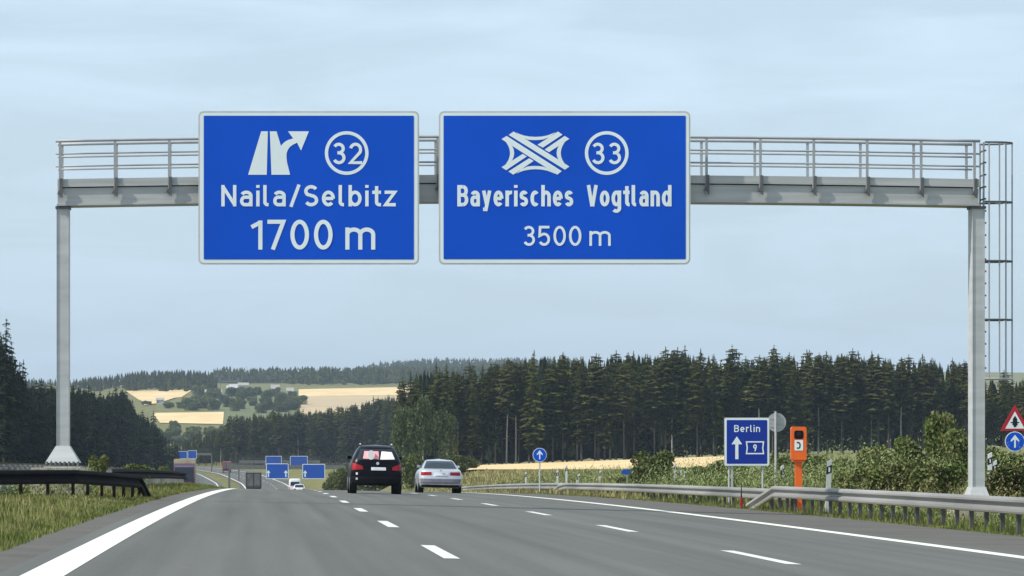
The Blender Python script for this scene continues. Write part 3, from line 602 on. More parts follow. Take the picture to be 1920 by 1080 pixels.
for side, (px0, px1, base) in enumerate(((107, 128, 866), (1825, 1846, 926))):
    xa, xb = gx(px0), gx(px1); z0 = gzz(base); ztop = zb - .047 + sag(xa); xc = (xa + xb) / 2; w = xb - xa
    b = MB(); b.box(xa, xb, GY + .03, GY + .07, z0, ztop).box(xa, xb, GY + .55, GY + .59, z0, ztop).box(xa + .05 * (1 - side) + .02, xa + .05 + .02, GY + .0701, GY + .5499, z0, ztop) if False else b.box(xa, xb, GY + .05, GY + .55, z0, ztop)
    pil = gpart(b, 'pillar', M_alu)
    e = MB().box(xa - .015, xa - .003, GY + .03, GY + .57, z0, ztop).box(xb + .003, xb + .015, GY + .03, GY + .57, z0, ztop); o = e.build('pillar_flange', M_alu, pil)
    hp = MB().box(xa - .04, xb + .04, GY + .01, GY + .6, ztop - .06, ztop - .002).build('head_plate', M_bracket, pil)
    fw = .80 if side == 0 else .56
    fl = MB().frustum((xc, GY + .3), fw, 1.0, gzz(868 if side == 0 else 944), (xc, GY + .3), w + .06, .56, gzz(836 if side == 0 else 913)).build('base_flare', M_beam, pil)
    zp = gzz(877.5) if side == 0 else gzz(952)
    MB().box(xc - .42, xc + .42, GY - .25, GY + .85, zp, zp + .035).build('base_plate', M_alu, pil)
    for k in range(8):
        bx = xc - .36 + .72 * k / 7; MB().tube([(bx, GY - .2, zp + .035), (bx, GY - .2, zp + .15)], .028, 6).tube([(bx, GY - .2, zp + .08), (bx, GY - .2, zp + .11)], .04, 6).build('anchor_bolt', M_bracket, pil)
    gb = gz(xc, GY); q = MB().box(xc - (.72 if side == 0 else .55), xc + (.60 if side == 0 else .35), GY - .45, GY + 1.05, gb - .5, zp - .002); gpart(q, 'foundation', M_conc)
# ladder with safety cage
lx = gx(1846); cxr = gx(1903); zl = gzz(700); zt2 = gzz(385)
lad = MB()
for yy in (GY + .1, GY + .55): lad.box(lx - .02, lx + .02, yy - .012, yy + .012, gzz(697), gzz(266))
o = gpart(lad, 'ladder', M_hand)
for k in range(19):
    z = gzz(690) + k * .28
    MB().tube([(lx + .01, GY + .1, z), (lx + .01, GY + .55, z)], .02, 6).tube([(lx + .055, GY + .085, z), (lx - .01, GY + .085, z)], .022, 5).build('rung', M_bracket, o)
cage = MB(); NB = 5; CY = GY + .32
arcp = [(lx + .10 + .6 * math.sin(t), CY - .36 * math.cos(t) ) for t in [math.pi * k / 12 for k in range(13)]]
for t in (0.0, .42, .74, 1.57, math.pi):
    x = lx + .10 + .6 * math.sin(t); y = CY - .36 * math.cos(t); cage.box(x - .016, x + .016, y - .012, y + .012, gzz(709), gzz(266))
cg = gpart(cage, 'safety_cage', M_hand)
for row in (266.5, 378, 489, 599, 710):
    MB().tube([(lx, arcp[0][1], gzz(row))] + [(x, y, gzz(row)) for x, y in arcp] + [(lx, arcp[-1][1], gzz(row))], .022, 6).build('cage_hoop', M_bracket if row != 710 else M_alu, cg)
for row in (410, 555): MB().box(gx(1838), lx, GY + .3, GY + .34, gzz(row) - .02, gzz(row) + .02).build('ladder_stay', M_bracket, o)

# ------------------------------------------------------------------ the two big direction signs
SY = GY - .42
S2 = F / SY
def qx(px): return (px - XV) / S2
def qz(row): return H - (row - YV) / S2
def big_sign(label, x0, x1, r0, r1, bx0, bx1, br0, br1):
    t = thing('direction_sign', label, 'sign', ((qx(x0) + qx(x1)) / 2, SY, qz(r1)), 0, 'blue direction signs on the gantry')
    def part(mb, name, m):
        o = mb.build(name, m, t); o.location = (-t.location[0], -t.location[1], -t.location[2]); return o
    part(MB().prism(rrect(qx(x0), qx(x1), qz(r1), qz(r0), .12), SY, SY + .05), 'board', M_rim)
    part(MB().flat(rrect(qx(x0) + .035, qx(x1) - .035, qz(r1) + .035, qz(r0) - .035, .10), SY - .004), 'border', M_white)
    part(MB().flat(rrect(qx(bx0), qx(bx1), qz(br1), qz(br0), .02, 2), SY - .009), 'panel', M_blue)
    for f in (.2, .5, .8):
        x = qx(x0) + (qx(x1) - qx(x0)) * f; part(MB().box(x - .04, x + .04, SY + .052, SY + .16, qz(r1) + .1, qz(r0) - .1).box(x - .03, x + .03, SY + .16, GY - .14, zb + .1, zb + .2), 'support_bar', M_alu)
    return t, part
def ppoly(pts, ox, oy, sc): return [(qx(ox + x / sc), qz(oy + y / sc)) for x, y in pts]
t1, part1 = big_sign('blue sign Naila/Selbitz 1700 m with exit arrow symbol, left on the gantry', 372, 786, 208.5, 496, 382, 776, 217, 486.5)
k1 = (360, 190, 3.376); LY = SY - .014
mb = MB(); mb.flat(ppoly([(438, 190), (480, 190), (473, 465), (355, 465)], *k1), LY)
cA = [(563, 283), (575, 268), (590, 255), (610, 244), (640, 235)]; cB = [(665, 262), (640, 274), (620, 288), (606, 308), (599, 330), (598, 355), (602, 388), (621, 465)]
mb.flat(ppoly([(493, 190), (535, 190)] + cA + [(608, 190), (740, 190), (690, 312)] + cB + [(503, 465)], *k1), LY - .001)
o = mb.build('exit_symbol', M_white, t1); o.location = -t1.location
def sign_text(t, text, xa, xb, base, cap, wt, **kw):
    o = lettering(text, qx(xa), qx(xb), qz(base), qz(cap), wt, LY, t, M_white, **kw); o.location = -t.location; return o
def ring(t, px, row, r, w, m=M_white):
    mb = MB(); cx, cz = qx(px), qz(row); rr = (r - w / 2) / S2; ribbon(mb, [(cx + rr * math.cos(2 * math.pi * i / 48), cz + rr * math.sin(2 * math.pi * i / 48)) for i in range(49)], w / 2 / S2, LY); o = mb.build('number_ring', m, t); o.location = -t.location
ring(t1, 650, 287, 41, 6.2)
sign_text(t1, '32', 623.6, 679, 308, 267.6, .145, gap=.13)
sign_text(t1, 'Naila/Selbitz', 415, 742, 387, 347, .158, gap=.15)
sign_text(t1, '1700', 469.6, 623.6, 468, 412, .138, gap=.15)
sign_text(t1, 'm', 647.5, 703.6, 468, 412, .138)
t2, part2 = big_sign('blue sign Bayerisches Vogtland 3500 m with motorway crossing symbol, right on the gantry', 822.8, 1294.6, 208.5, 496, 831.6, 1285.7, 217, 486)
k2 = (930, 235, 10.8); mb = MB()
Mi = lambda pts: [(1594 - x, y) for x, y in pts]
top = [(400, 140), (480, 178), (560, 205), (680, 228), (800, 235), (920, 228), (1040, 205), (1130, 170), (1210, 140), (1080, 240), (960, 285), (880, 297), (800, 300), (720, 299), (640, 290), (520, 240)]
lft = [(150, 290), (205, 345), (250, 420), (275, 490), (284, 562), (275, 634), (250, 704), (205, 779), (150, 834), (250, 800), (330, 700), (358, 634), (368, 562), (358, 490), (330, 425), (250, 330)]
for poly, d in ((top, .001), ([(x, 1124 - y) for x, y in top], .001), (lft, .001), (Mi(lft), .001),
                ([(1255, 125), (1345, 190), (948, 452), (838, 395)], .002), ([(1390, 215), (1485, 275), (1072, 545), (985, 490)], .002),
                ([(540, 580), (622, 632), (205, 910), (110, 848)], .002), ([(672, 668), (762, 722), (350, 1000), (250, 935)], .002),
                ([(255, 195), (355, 125), (1485, 835), (1395, 900)], .003), ([(110, 280), (215, 215), (1330, 928), (1240, 1000)], .003)):
    mb.flat(ppoly(poly, *k2), LY - d)
o = mb.build('crossing_symbol', M_white, t2); o.location = -t2.location
ring(t2, 1137.5, 287, 41, 6.2)
sign_text(t2, '33', 1109.4, 1164.8, 308, 267.6, .14, gap=.15)
sign_text(t2, 'Bayerisches', 857.4, 1074.7, 387, 347, .165, gap=.11)
sign_text(t2, 'Vogtland', 1100, 1259, 387, 347, .165, gap=.11)
sign_text(t2, '3500', 981, 1090, 461, 423.5, .13, gap=.14)
sign_text(t2, 'm', 1105, 1145, 461, 423.5, .13)

# ------------------------------------------------------------------ guard rails
def rail(label, path, side, m, mp, post_dy, y_end_slope=None, lift=0, group='guard rails', hh=.75, start_dn=False):
    """path of (x, y) in world, side = -1 when the face looks towards -x"""
    t = thing('guard_rail', label, 'guard rail', (path[0][0], path[0][1], gz(*path[0])), 0, group)
    pr = [(0, .75), (-.07, .738), (-.085, .70), (-.085, .662), (-.01, .634), (.005, .60), (-.01, .566), (-.085, .538), (-.085, .49), (-.07, .455), (0, .44)]
    pts = []; d = 0
    P_ = [Vector(p) for p in path]; dense = [P_[0]]
    for a, b in zip(P_, P_[1:]):
        n = max(1, int((b - a).length / 3)); dense += [a.lerp(b, i / n) for i in range(1, n + 1)]
    vs = []; n = len(dense); L = []
    for i, p in enumerate(dense):
        dr = (dense[min(i + 1, n - 1)] - dense[max(i - 1, 0)]).normalized(); nm = Vector((-dr.y, dr.x)) * (1 if side < 0 else -1)   # towards the road
        g = gz(p.x, p.y) + lift; rem = (dense[-1] - p).length
        dn = (max(0, 1 - rem / y_end_slope) * .52) if y_end_slope else 0
        L.append((p, nm, g, dn))
        for (o_, z) in pr: vs.append((p.x - nm.x * o_, p.y - nm.y * o_, g + z - dn + hh - .75))
        for (o_, z) in reversed(pr): vs.append((p.x - nm.x * (o_ + .006), p.y - nm.y * (o_ + .006), g + z - dn + hh - .75))
    K = 2 * len(pr); fs = []
    for i in range(n - 1):
        for k in range(K): fs.append((i * K + k, i * K + (k + 1) % K, (i + 1) * K + (k + 1) % K, (i + 1) * K + k))
    fs += [tuple(range(K)), tuple((n - 1) * K + k for k in range(K))[::-1]]
    o = MB().add(vs, fs).build('beam', m, t); o.location = -t.location
    tot = sum((b - a).length for a, b in zip(P_, P_[1:])); s_ = 1.0; cnt = 0
    while s_ < tot - .3 and cnt < 100:
        r_ = s_
        for a, b in zip(P_, P_[1:]):
            l = (b - a).length
            if r_ <= l: p = a.lerp(b, r_ / l); dr = (b - a).normalized(); break
            r_ -= l
        nm = Vector((-dr.y, dr.x)) * (1 if side < 0 else -1); c = p - nm * .09; g = gz(c.x, c.y) + lift; rem = tot - s_
        if not y_end_slope or rem > y_end_slope * .75:
            o = MB().box(-.028, .028, -.05, .05, -.25, .70 + hh - .75).box(.0281, .045, -.05, -.035, -.25, .70 + hh - .75).build('post', mp, t)
            o.location = Vector((c.x, c.y, g)) - t.location; cnt += 1
        s_ += post_dy
    return t
def side_path(x, ya, yb, n=12): return [(x + float(tab(T_shift, y)), y) for y in np.linspace(ya, yb, n)]
rail('nearest right guard rail with two light ribs and a sloping end beside the orange phone', side_path(13.5, 34, 107.5, 14), -1, M_zinc, M_zpost, 1.55, y_end_slope=4.2)
rail('middle right guard rail running behind the phone to under the round blue sign', side_path(13.95, 101.5, 192, 14), -1, M_zinc, M_zpost, 2.2, y_end_slope=8, lift=-.04)
rail('farthest right guard rail curving away behind the silver car', side_path(14.1, 180, 290, 14), -1, M_zinc, M_zpost, 1.9, lift=-.04)
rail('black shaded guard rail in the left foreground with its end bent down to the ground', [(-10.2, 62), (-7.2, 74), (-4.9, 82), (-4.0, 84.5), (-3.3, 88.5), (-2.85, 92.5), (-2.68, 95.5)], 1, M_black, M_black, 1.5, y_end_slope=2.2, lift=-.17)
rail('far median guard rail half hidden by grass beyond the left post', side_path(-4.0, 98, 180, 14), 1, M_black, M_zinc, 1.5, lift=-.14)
rail('pale median guard rail on the far side of the grass strip', side_path(-6.3, 60, 230, 14), -1, M_zinc, M_zinc, 2.0)

# ------------------------------------------------------------------ emergency phone
y = F / 72; x = (1497 - XV) / 72; z0 = gz(x, y)
t = thing('emergency_phone', 'orange roadside emergency phone on a post behind the rail', 'emergency phone', (x, y, z0), R(-4))
zb_ = H - (862 - YV) / 72 - z0; zt_ = H - (800 - YV) / 72 - z0
MB().prism(rrect(-.20, .20, zb_, zt_, .06), -.16, .14).build('housing', M_orange, t)
MB().prism(rrect(-.17, .17, zb_ - .06, zb_ - .001, .02), -.12, .10).build('housing_foot', M_orange, t)
MB().box(-.09, .09, -.08, .08, -.3, zb_ - .061).build('pole', M_orange, t)
MB().box(-.25, .25, -.22, .22, -.2, .04).build('foot_slab', M_conc, t)
MB().prism(rrect(-.12, .12, zt_ - .32, zt_ - .10, .05), -.166, -.161).build('speaking_recess', M_plastic, t)
MB().prism(circle(0, zt_ - .19, .06, 16), -.172, -.167).build('receiver', M_ink, t)
pn = MB().prism(rrect(-.11, .11, zt_ - .62, zt_ - .35, .01, 1), -.167, -.161).build('label_plate', M_white, t)
mb = MB(); ribbon(mb, arc(-.02, zt_ - .485, .05, .08, -80, 80, 10), .016, -.171); o = mb.add([(p[0], -.172, p[1]) for p in rrect(-.055, -.01, zt_ - .43, zt_ - .395, .01, 2)], [tuple(range(12))]).add([(p[0], -.172, p[1]) for p in rrect(-.055, -.01, zt_ - .575, zt_ - .54, .01, 2)], [tuple(range(12))]).build('handset_symbol', M_ink, pn)

# ------------------------------------------------------------------ small signs
def post_sign(name, label, px, row, s, group=None):
    y = F / s; x = (px - XV) / s; z = gz(x, y); t = thing(name, label, 'sign', (x, y, z), 0, group); return t, H - (row - YV) / s - z
t, zc = post_sign('direction_sign', 'blue sign Berlin with white arrow up and motorway number 9, on two posts', 1400.5, 828.5, 60)
def bs(px, row): return ((px - 1400.5) / 60, zc - (row - 828.5) / 60)
def bpoly(pts): return [bs(a, b_) for a, b_ in pts]
MB().prism(rrect(bs(1358, 0)[0], bs(1443, 0)[0], bs(0, 874)[1], bs(0, 783)[1], .05), 0, .03).build('board', M_rim, t)
MB().flat(rrect(bs(1359, 0)[0], bs(1442, 0)[0], bs(0, 873)[1], bs(0, 784)[1], .04), -.004).build('border', M_white, t)
MB().flat(rrect(bs(1362.5, 0)[0], bs(1438.5, 0)[0], bs(0, 869.5)[1], bs(0, 787.5)[1], .03), -.008).build('panel', M_blue2, t)
lettering('Berlin', *[bs(p, 0)[0] for p in (1376.5, 1425)], bs(0, 810)[1], bs(0, 797)[1], .15, -.013, t, M_white)
MB().flat(bpoly([(1381.5, 818), (1391.5, 833), (1384.5, 833), (1384.5, 861), (1378.5, 861), (1378.5, 833), (1371.5, 833)][::-1]), -.013).build('arrow', M_white, t)
mb = MB(); hx = bpoly([(1399.5, 828.5), (1431.5, 828.5), (1430, 840), (1431.5, 850.5), (1399.5, 850.5), (1401, 840), (1399.5, 828.5)]); ribbon(mb, hx, .02, -.013); mb.build('number_frame', M_white, t)
lettering('9', bs(1412, 0)[0], bs(1419, 0)[0], bs(0, 846)[1], bs(0, 833)[1], .17, -.013, t, M_white)
for dx in (-.55, -.62 + .17, .5):
    MB().tube([(dx, .06, -.4), (dx, .06, zc + .6)], .03, 8).build('post', M_alu, t)
MB().box(-.62, -.38, .04, .08, .55, .6).build('cross_brace', M_alu, t)

def round_arrow(mbx, t, cz, r, dy=0):
    MB().prism(circle(0, cz, r), dy - .0, dy + .02).build('disc', M_white, t)
    MB().flat(circle(0, cz, r * .93), dy - .004).build('blue_face', M_blue, t)
    MB().flat([(-r * .09, cz - r * .62), (-r * .09, cz + r * .2), (-r * .42, cz - r * .05), (-r * .42, cz + r * .15), (0, cz + r * .68), (r * .42, cz + r * .15), (r * .42, cz - r * .05), (r * .09, cz + r * .2), (r * .09, cz - r * .62)][::-1], dy - .008).build('arrow', M_white, t)
t, zc = post_sign('round_sign', 'small round blue sign with a white arrow up, above the middle rail', 1012, 853, 38, 'round blue arrow signs')
round_arrow(None, t, zc, .345); MB().tube([(0, .05, -.4), (0, .05, zc + .33)], .035, 8).build('post', M_alu, t)
t, zc = post_sign('warning_sign', 'red and white warning triangle over a round blue arrow sign at the right edge', 1903, 790, 54)
r3 = .47; zt3 = zc + .62; zb3 = zc - .36
tri = lambda k, dz=0: [(-.51 * k, zc + dz - .33 * k), (.51 * k, zc + dz - .33 * k), (0, zc + dz + .58 * k)]
MB().prism(tri(1), 0, .02).build('triangle_rim', M_red, t); MB().flat(tri(.66, -.035), -.004).build('triangle_field', M_white, t)
MB().flat([(-.045, zc - .20), (.045, zc - .20), (.045, zc + .06), (.09, zc + .06), (0, zc + .20), (-.09, zc + .06), (-.045, zc + .06)], -.009).flat([(-.15, zc - .06), (.15, zc - .06), (.15, zc - .02), (-.15, zc - .02)], -.0085).build('junction_symbol', M_ink, t)
MB().flat([(-.09, zc - .14), (.09, zc - .14), (.07, zc + .08), (-.07, zc + .08)], -.0095).build('junction_bar', M_ink, t)
round_arrow(None, t, zc - .70, .345); MB().tube([(0, .05, -.4), (0, .05, zc + .5)], .035, 8).build('post', M_alu, t)
t, zc = post_sign('round_sign', 'grey back of a round sign on a pole, beside the Berlin sign', 1454, 792, 54)
MB().prism(circle(.04, zc, .33), 0, .02).build('disc', M_beam, t); MB().tube([(0, -.05, -.4), (0, -.05, zc + .38)], .04, 8).build('post', M_alu, t)
MB().box(-.2, .25, -.015, -.002, zc + .12, zc + .16).box(-.2, .25, -.015, -.002, zc - .16, zc - .12).build('clamp', M_alu, t)
t, zc = post_sign('board', 'small blue oval board on a thin post in the green meadow', 1176, 885, 34)
MB().prism([(.33 * math.cos(a), zc + .15 * math.sin(a)) for a in [2 * math.pi * i / 20 for i in range(20)]], 0, .02).build('board', M_blue3, t); MB().tube([(0, .04, -.3), (0, .04, zc)], .02, 6).build('post', M_alu, t)

def delineator(label, px, row_top, s, h=1.05, lean=0, grey=False):
    y = F / s; x = (px - XV) / s; z = H - (row_top - YV) / s - h; g = gz(x, y); t = thing('delineator_post', label, 'delineator', (x, y, min(z, g + .6)), 0, 'white delineator posts')
    z = t.location[2]; base = g - z - .1; hh = h
    t.rotation_euler = (0, lean, 0)
    w = .06
    MB().add([(-w, -.05, base), (w, -.05, base), (w, .05, base), (-w, .05, base), (-w, -.05, hh - .07), (w, -.05, hh), (w, .05, hh), (-w, .05, hh - .07)], [(0, 3, 2, 1), (4, 5, 6, 7), (0, 1, 5, 4), (1, 2, 6, 5), (2, 3, 7, 6), (3, 0, 4, 7)]).build('body', M_rim if grey else M_whitep, t)
    bnd = MB().add([(-w - .003, -.053, hh - .40), (w + .003, -.053, hh - .34), (w + .003, .053, hh - .34), (-w - .003, .053, hh - .40), (-w - .003, -.053, hh - .20), (w + .003, -.053, hh - .14), (w + .003, .053, hh - .14), (-w - .003, .053, hh - .20)], [(0, 3, 2, 1), (4, 5, 6, 7), (0, 1, 5, 4), (1, 2, 6, 5), (2, 3, 7, 6), (3, 0, 4, 7)]).build('black_band', M_ink, t)
    MB().box(-.02, .02, -.058, -.054, hh - .33, hh - .21).build('reflector_glint', M_plate, bnd)  # real reflector set in the band
for a in (('tall white post, leftmost of the three beside the bushy shrub', 1266, 868, 36), ('middle of the three white posts beside the bushy shrub', 1276, 881, 36), ('rightmost of the three white posts beside the bushy shrub', 1284, 882, 36),
          ('leaning white post below the round sign back', 1472, 871, 52, 1.0, -.12), ('grey and black delineator right of the orange phone', 1552, 861, 72, 1.1, .04, True),
          ('white post in dry grass under the round blue arrow sign', 1045, 881, 30), ('taller white post right of the round blue arrow sign', 1062, 872, 30), ('leaning white post behind the sloping rail end', 1080, 887, 32, .9, .2), ('lone white post left of the small blue board', 1123, 881, 30, .9, .1), ('small white post farthest left in the dry grass', 986, 882, 26, .8),
          ('white post just right of the right gantry post', 1856, 848, 60), ('lower white post right of the right gantry post', 1865, 862, 60, .9)):
    delineator(*a)
y = F / 66; x = (1390 - XV) / 66; z = gz(x, y)
t = thing('marker_stake', 'thin red and black marker stake in front of the middle rail', 'marker', (13.15, y, gz(13.15, y)))
x = (1390 - XV) / F * y; t.location = (x - .0, y, gz(x, y)); MB().box(-.03, .03, -.03, .03, -.1, .38).build('red_base', M_red, t); MB().tube([(0, 0, .381), (0, 0, .8)], .022, 6, .008).build('tip', M_plastic, t)

# ------------------------------------------------------------------ vehicles
def make_car(label, px, lane_x, s, lv, LEN, paint, name='car', yaw=0, glass=None, tails=(), plate=None, extra=None, wheel=(.34, .22, .85, 3.65), bowv=.10, world_x=None, cat='car', group='cars driving ahead'):
    y = F / s; x = world_x if world_x is not None else (px - XV) / s
    z = float(road_z(x - float(tab(T_shift, y)), y)); slope = float(tab(T_road, y + 2.5) - tab(T_road, y)) / 2.5
    t = thing(name, label, cat, (x, y, z), yaw, group); t.rotation_euler = (math.atan(slope), math.atan(xfall(y)) * 1.0, yaw)
    zs = np.array([l[0] for l in lv]); hw = np.array([l[1] for l in lv]); yr = np.array([l[2] for l in lv]); yf = np.array([l[3] for l in lv])
    def rear(xx, zz):
        W_ = np.interp(zz, zs, hw); Y_ = np.interp(zz, zs, yr); r = min(.22, W_ * .4); a = abs(xx); bow = bowv * (a / W_) ** 2
        return Y_ + bow + (0 if a < W_ - r else r - math.sqrt(max(0, r * r - (min(a, W_) - W_ + r) ** 2)))
    rings = []; Z = np.concatenate([np.linspace(zs[i], zs[i + 1], 4)[:-1] for i in range(len(zs) - 1)] + [[zs[-1]]])
    for zz in Z:
        W_ = np.interp(zz, zs, hw); f = np.interp(zz, zs, yf); ring = []
        us = [-1, -.985, -.95, -.88, -.75, -.5, -.2, .2, .5, .75, .88, .95, .985, 1]
        for u in us: ring.append((u * W_, rear(u * W_, zz), zz))
        ry = rear(W_, zz)
        for q in (.25, .5, .75): ring.append((W_, ry + (f - .35 - ry) * q, zz))
        for u in reversed(us): ring.append((u * W_ * (1), f - .35 * abs(u) ** 3, zz))
        for q in (.75, .5, .25): ring.append((-W_, ry + (f - .35 - ry) * q, zz))
        rings.append(ring)
    N = len(rings[0]); vs = [p for r_ in rings for p in r_]; fs = [(i * N + k, i * N + (k + 1) % N, (i + 1) * N + (k + 1) % N, (i + 1) * N + k) for i in range(len(rings) - 1) for k in range(N)]
    mb = MB().add(vs, fs); top = rings[-1]; cy = (top[0][1] + np.interp(Z[-1], zs, yf)) / 2
    mb.add(list(top) + [(0, cy, Z[-1] + .035)], [(k, (k + 1) % N, N) for k in range(N)]); mb.add(list(rings[0]), [tuple(range(N))[::-1]])
    mb.build('body', paint, t, smooth=True)
    def patch(name, quad, m, off=.012, parent=t, nu=14, nv=18):
        (x0, z0), (x1, z1), (x2, z2), (x3, z3) = quad; V = []
        for j in range(nv + 1):
            for i in range(nu + 1):
                u, v = i / nu, j / nv; X_ = (x0 * (1 - u) + x1 * u) * (1 - v) + (x3 * (1 - u) + x2 * u) * v; Z_ = (z0 * (1 - u) + z1 * u) * (1 - v) + (z3 * (1 - u) + z2 * u) * v
                V.append((X_, rear(X_, Z_) - off, Z_))
        b = [(j * (nu + 1) + i, j * (nu + 1) + i + 1, (j + 1) * (nu + 1) + i + 1, (j + 1) * (nu + 1) + i) for j in range(nv) for i in range(nu)]
        return MB().add(V, b).build(name, m, parent, smooth=True)
    gl = None
    if glass: gl = patch('rear_window', glass, M_glass)
    for q in tails: patch('tail_lamp', q, M_tail, .014)
    if plate: patch('number_plate', plate, M_plate, .032)
    # side windows
    zg0, zg1 = (glass[0][1] + .02, glass[2][1] - .03) if glass else (1, 1.3)
    for sx_ in (-1, 1):
        V = []; 
        for zz in np.linspace(zg0, zg1, 4):
            ra = np.interp(zz, zs, yr) + .45; fa = np.interp(zz, zs, yf) - .45; W_ = np.interp(zz, zs, hw) + .006
            for q in np.linspace(0, 1, 5): V.append((sx_ * W_, ra + (fa - ra) * q, zz))
        MB().add(V, [(j * 5 + i, j * 5 + i + 1, (j + 1) * 5 + i + 1, (j + 1) * 5 + i) for j in range(3) for i in range(4)]).build('side_window', M_glass, t)
    r, w, ya, yb = wheel; wx = max(hw) - w / 2 - .0
    for sx_ in (-1, 1):
        for yy in (ya, yb):
            wl_ = MB().tube([(sx_ * (wx - w / 2), yy, r), (sx_ * (wx - w / 2 + .02), yy, r), (sx_ * (wx + w / 2 - .02), yy, r), (sx_ * (wx + w / 2), yy, r)], r, 24).build('wheel', M_tyre, t)
            MB().tube([(sx_ * (wx + w / 2 + .001), yy, r), (sx_ * (wx + w / 2 + .014), yy, r)], r * .62, 16).build('rim', M_rimm, wl_)
        if s > 20:
            zz = zg0 + .02; yy = np.interp(zg0, zs, yf) - .75; W_ = float(np.interp(zg0, zs, hw)); MB().add([(sx_ * W_, yy, zz), (sx_ * (W_ + .15), yy - .04, zz), (sx_ * (W_ + .15), yy - .02, zz + .11), (sx_ * W_, yy + .02, zz + .10), (sx_ * W_, yy + .12, zz), (sx_ * (W_ + .13), yy + .08, zz), (sx_ * (W_ + .13), yy + .08, zz + .10), (sx_ * W_, yy + .12, zz + .10)], [(0, 1, 2, 3), (4, 7, 6, 5), (0, 4, 5, 1), (3, 2, 6, 7), (1, 5, 6, 2)]).build('mirror', paint, t)
    if extra: extra(t, patch, gl)
    return t
def suv_extra(t, patch, gl):
    patch('window_daylight', ((-.49, 1.27), (.09, 1.25), (.07, 1.54), (-.44, 1.54)), M_pink, .014, gl)  # overexposed daylight through the cabin, put in as pink and pale patches
    MB().prism([(-.20 + .14 * math.cos(a), 1.40 + .17 * math.sin(a)) for a in [2 * math.pi * i / 18 for i in range(18)]], .10, .28).build('window_disc', M_pinkw, gl)
    patch('window_daylight', ((.13, 1.24), (.66, 1.26), (.55, 1.52), (.18, 1.54)), M_pinkw, .014, gl)
    MB().prism(circle(.04, 1.10, .055, 16), .02, .10).build('badge', M_chrome, t)
    patch('bumper', ((-.84, .30), (.84, .30), (.90, .62), (-.90, .62)), M_plastic, .02)
    for dx in (-.74,):
        patch('reflector_glint', ((dx, .68), (dx + .07, .68), (dx + .07, .76), (dx, .76)), M_plate, .03); patch('reflector_glint', ((dx, .50), (dx + .07, .50), (dx + .07, .57), (dx, .57)), M_plate, .03)  # white reflections on the black paint, put in as pale patches
    for sx_ in (-1, 1): MB().tube([(sx_ * .56, .8, 1.77), (sx_ * .57, 1.0, 1.81), (sx_ * .57, 2.2, 1.81), (sx_ * .56, 2.4, 1.77)], .02, 6).build('roof_rail', M_alu, t)
make_car('black off-road car with red tail lights and pinkish daylight painted in its rear window', 705, 0, 52,
         [(.30, .84, .14, 4.40), (.38, .91, .05, 4.48), (.55, .935, .02, 4.52), (.75, .94, .03, 4.52), (.92, .93, .06, 4.42), (1.05, .905, .09, 4.1), (1.14, .88, .11, 3.5), (1.25, .84, .15, 3.2), (1.42, .77, .27, 2.95), (1.58, .69, .40, 2.65), (1.68, .63, .52, 2.45), (1.73, .57, .66, 2.3), (1.755, .48, .9, 2.1)], 4.55, M_blackp, 'off_road_car',
         glass=((-.72, 1.22), (.72, 1.22), (.58, 1.62), (-.58, 1.62)), tails=(((-.90, .84), (-.48, .88), (-.50, 1.0), (-.87, 1.12)), ((.56, .86), (.90, .84), (.87, 1.10), (.58, .97))), plate=((-.19, .85), (.34, .85), (.34, .96), (-.19, .96)), extra=suv_extra, wheel=(.37, .26, .9, 3.65))
def audi_extra(t, patch, gl):
    patch('bumper', ((-.84, .42), (.84, .42), (.88, .60), (-.88, .60)), M_bump, .02)
    patch('diffuser', ((-.80, .24), (.80, .24), (.82, .34), (-.82, .34)), M_plastic, .02)
    patch('chrome_strip', ((-.45, .345), (.80, .345), (.80, .40), (-.45, .40)), M_chrome, .03)
    patch('plate_recess', ((-.33, .70), (.33, .70), (.33, .88), (-.33, .88)), M_whitep, .010)
    MB().prism(circle(0, .955, .05, 14), -.035, .0).build('badge', M_chrome, t)
make_car('silver saloon car with red tail lights in the right lane', 826, 0, 44,
         [(.22, .80, .16, 4.70), (.30, .87, .05, 4.8), (.45, .91, .0, 4.85), (.62, .92, .0, 4.85), (.75, .915, .03, 4.75), (.88, .89, .05, 4.4), (.96, .86, .10, 3.9), (1.0, .82, .30, 3.6), (1.04, .78, .62, 3.4), (1.15, .73, .85, 3.15), (1.28, .66, 1.12, 2.85), (1.37, .60, 1.38, 2.6), (1.42, .52, 1.65, 2.4), (1.44, .42, 1.9, 2.25)], 4.87, M_silver, 'saloon_car',
         glass=((-.71, 1.045), (.71, 1.045), (.56, 1.37), (-.56, 1.37)), tails=(((-.85, .75), (-.40, .76), (-.40, .89), (-.83, .90)), ((.40, .76), (.85, .75), (.83, .90), (.40, .89))), plate=((-.26, .74), (.26, .74), (.26, .85), (-.26, .85)), extra=audi_extra, wheel=(.33, .23, 1.05, 3.9), bowv=.14)
small = [(.25, .78, .1, 4.1), (.5, .86, 0, 4.2), (.85, .86, .03, 4.1), (.95, .82, .1, 3.4), (1.2, .70, .4, 2.8), (1.42, .58, .8, 2.4), (1.45, .45, 1.0, 2.2)]
make_car('small white car beyond the crest, close behind the white van', 561, 0, 13.4, small, 4.2, M_whitep, 'small_car', glass=((-.66, .98), (.66, .98), (.54, 1.38), (-.54, 1.38)), tails=(((-.82, .7), (-.5, .7), (-.5, .85), (-.8, .85)), ((.5, .7), (.82, .7), (.8, .85), (.5, .85))), plate=((-.2, .5), (.2, .5), (.2, .6), (-.2, .6)))
vanlv = [(.3, .9, .05, 5.2), (.6, .98, 0, 5.3), (1.1, .98, 0, 5.2), (1.5, .95, .03, 4.6), (2.2, .90, .06, 3.9), (2.5, .84, .15, 3.6), (2.58, .7, .3, 3.4)]
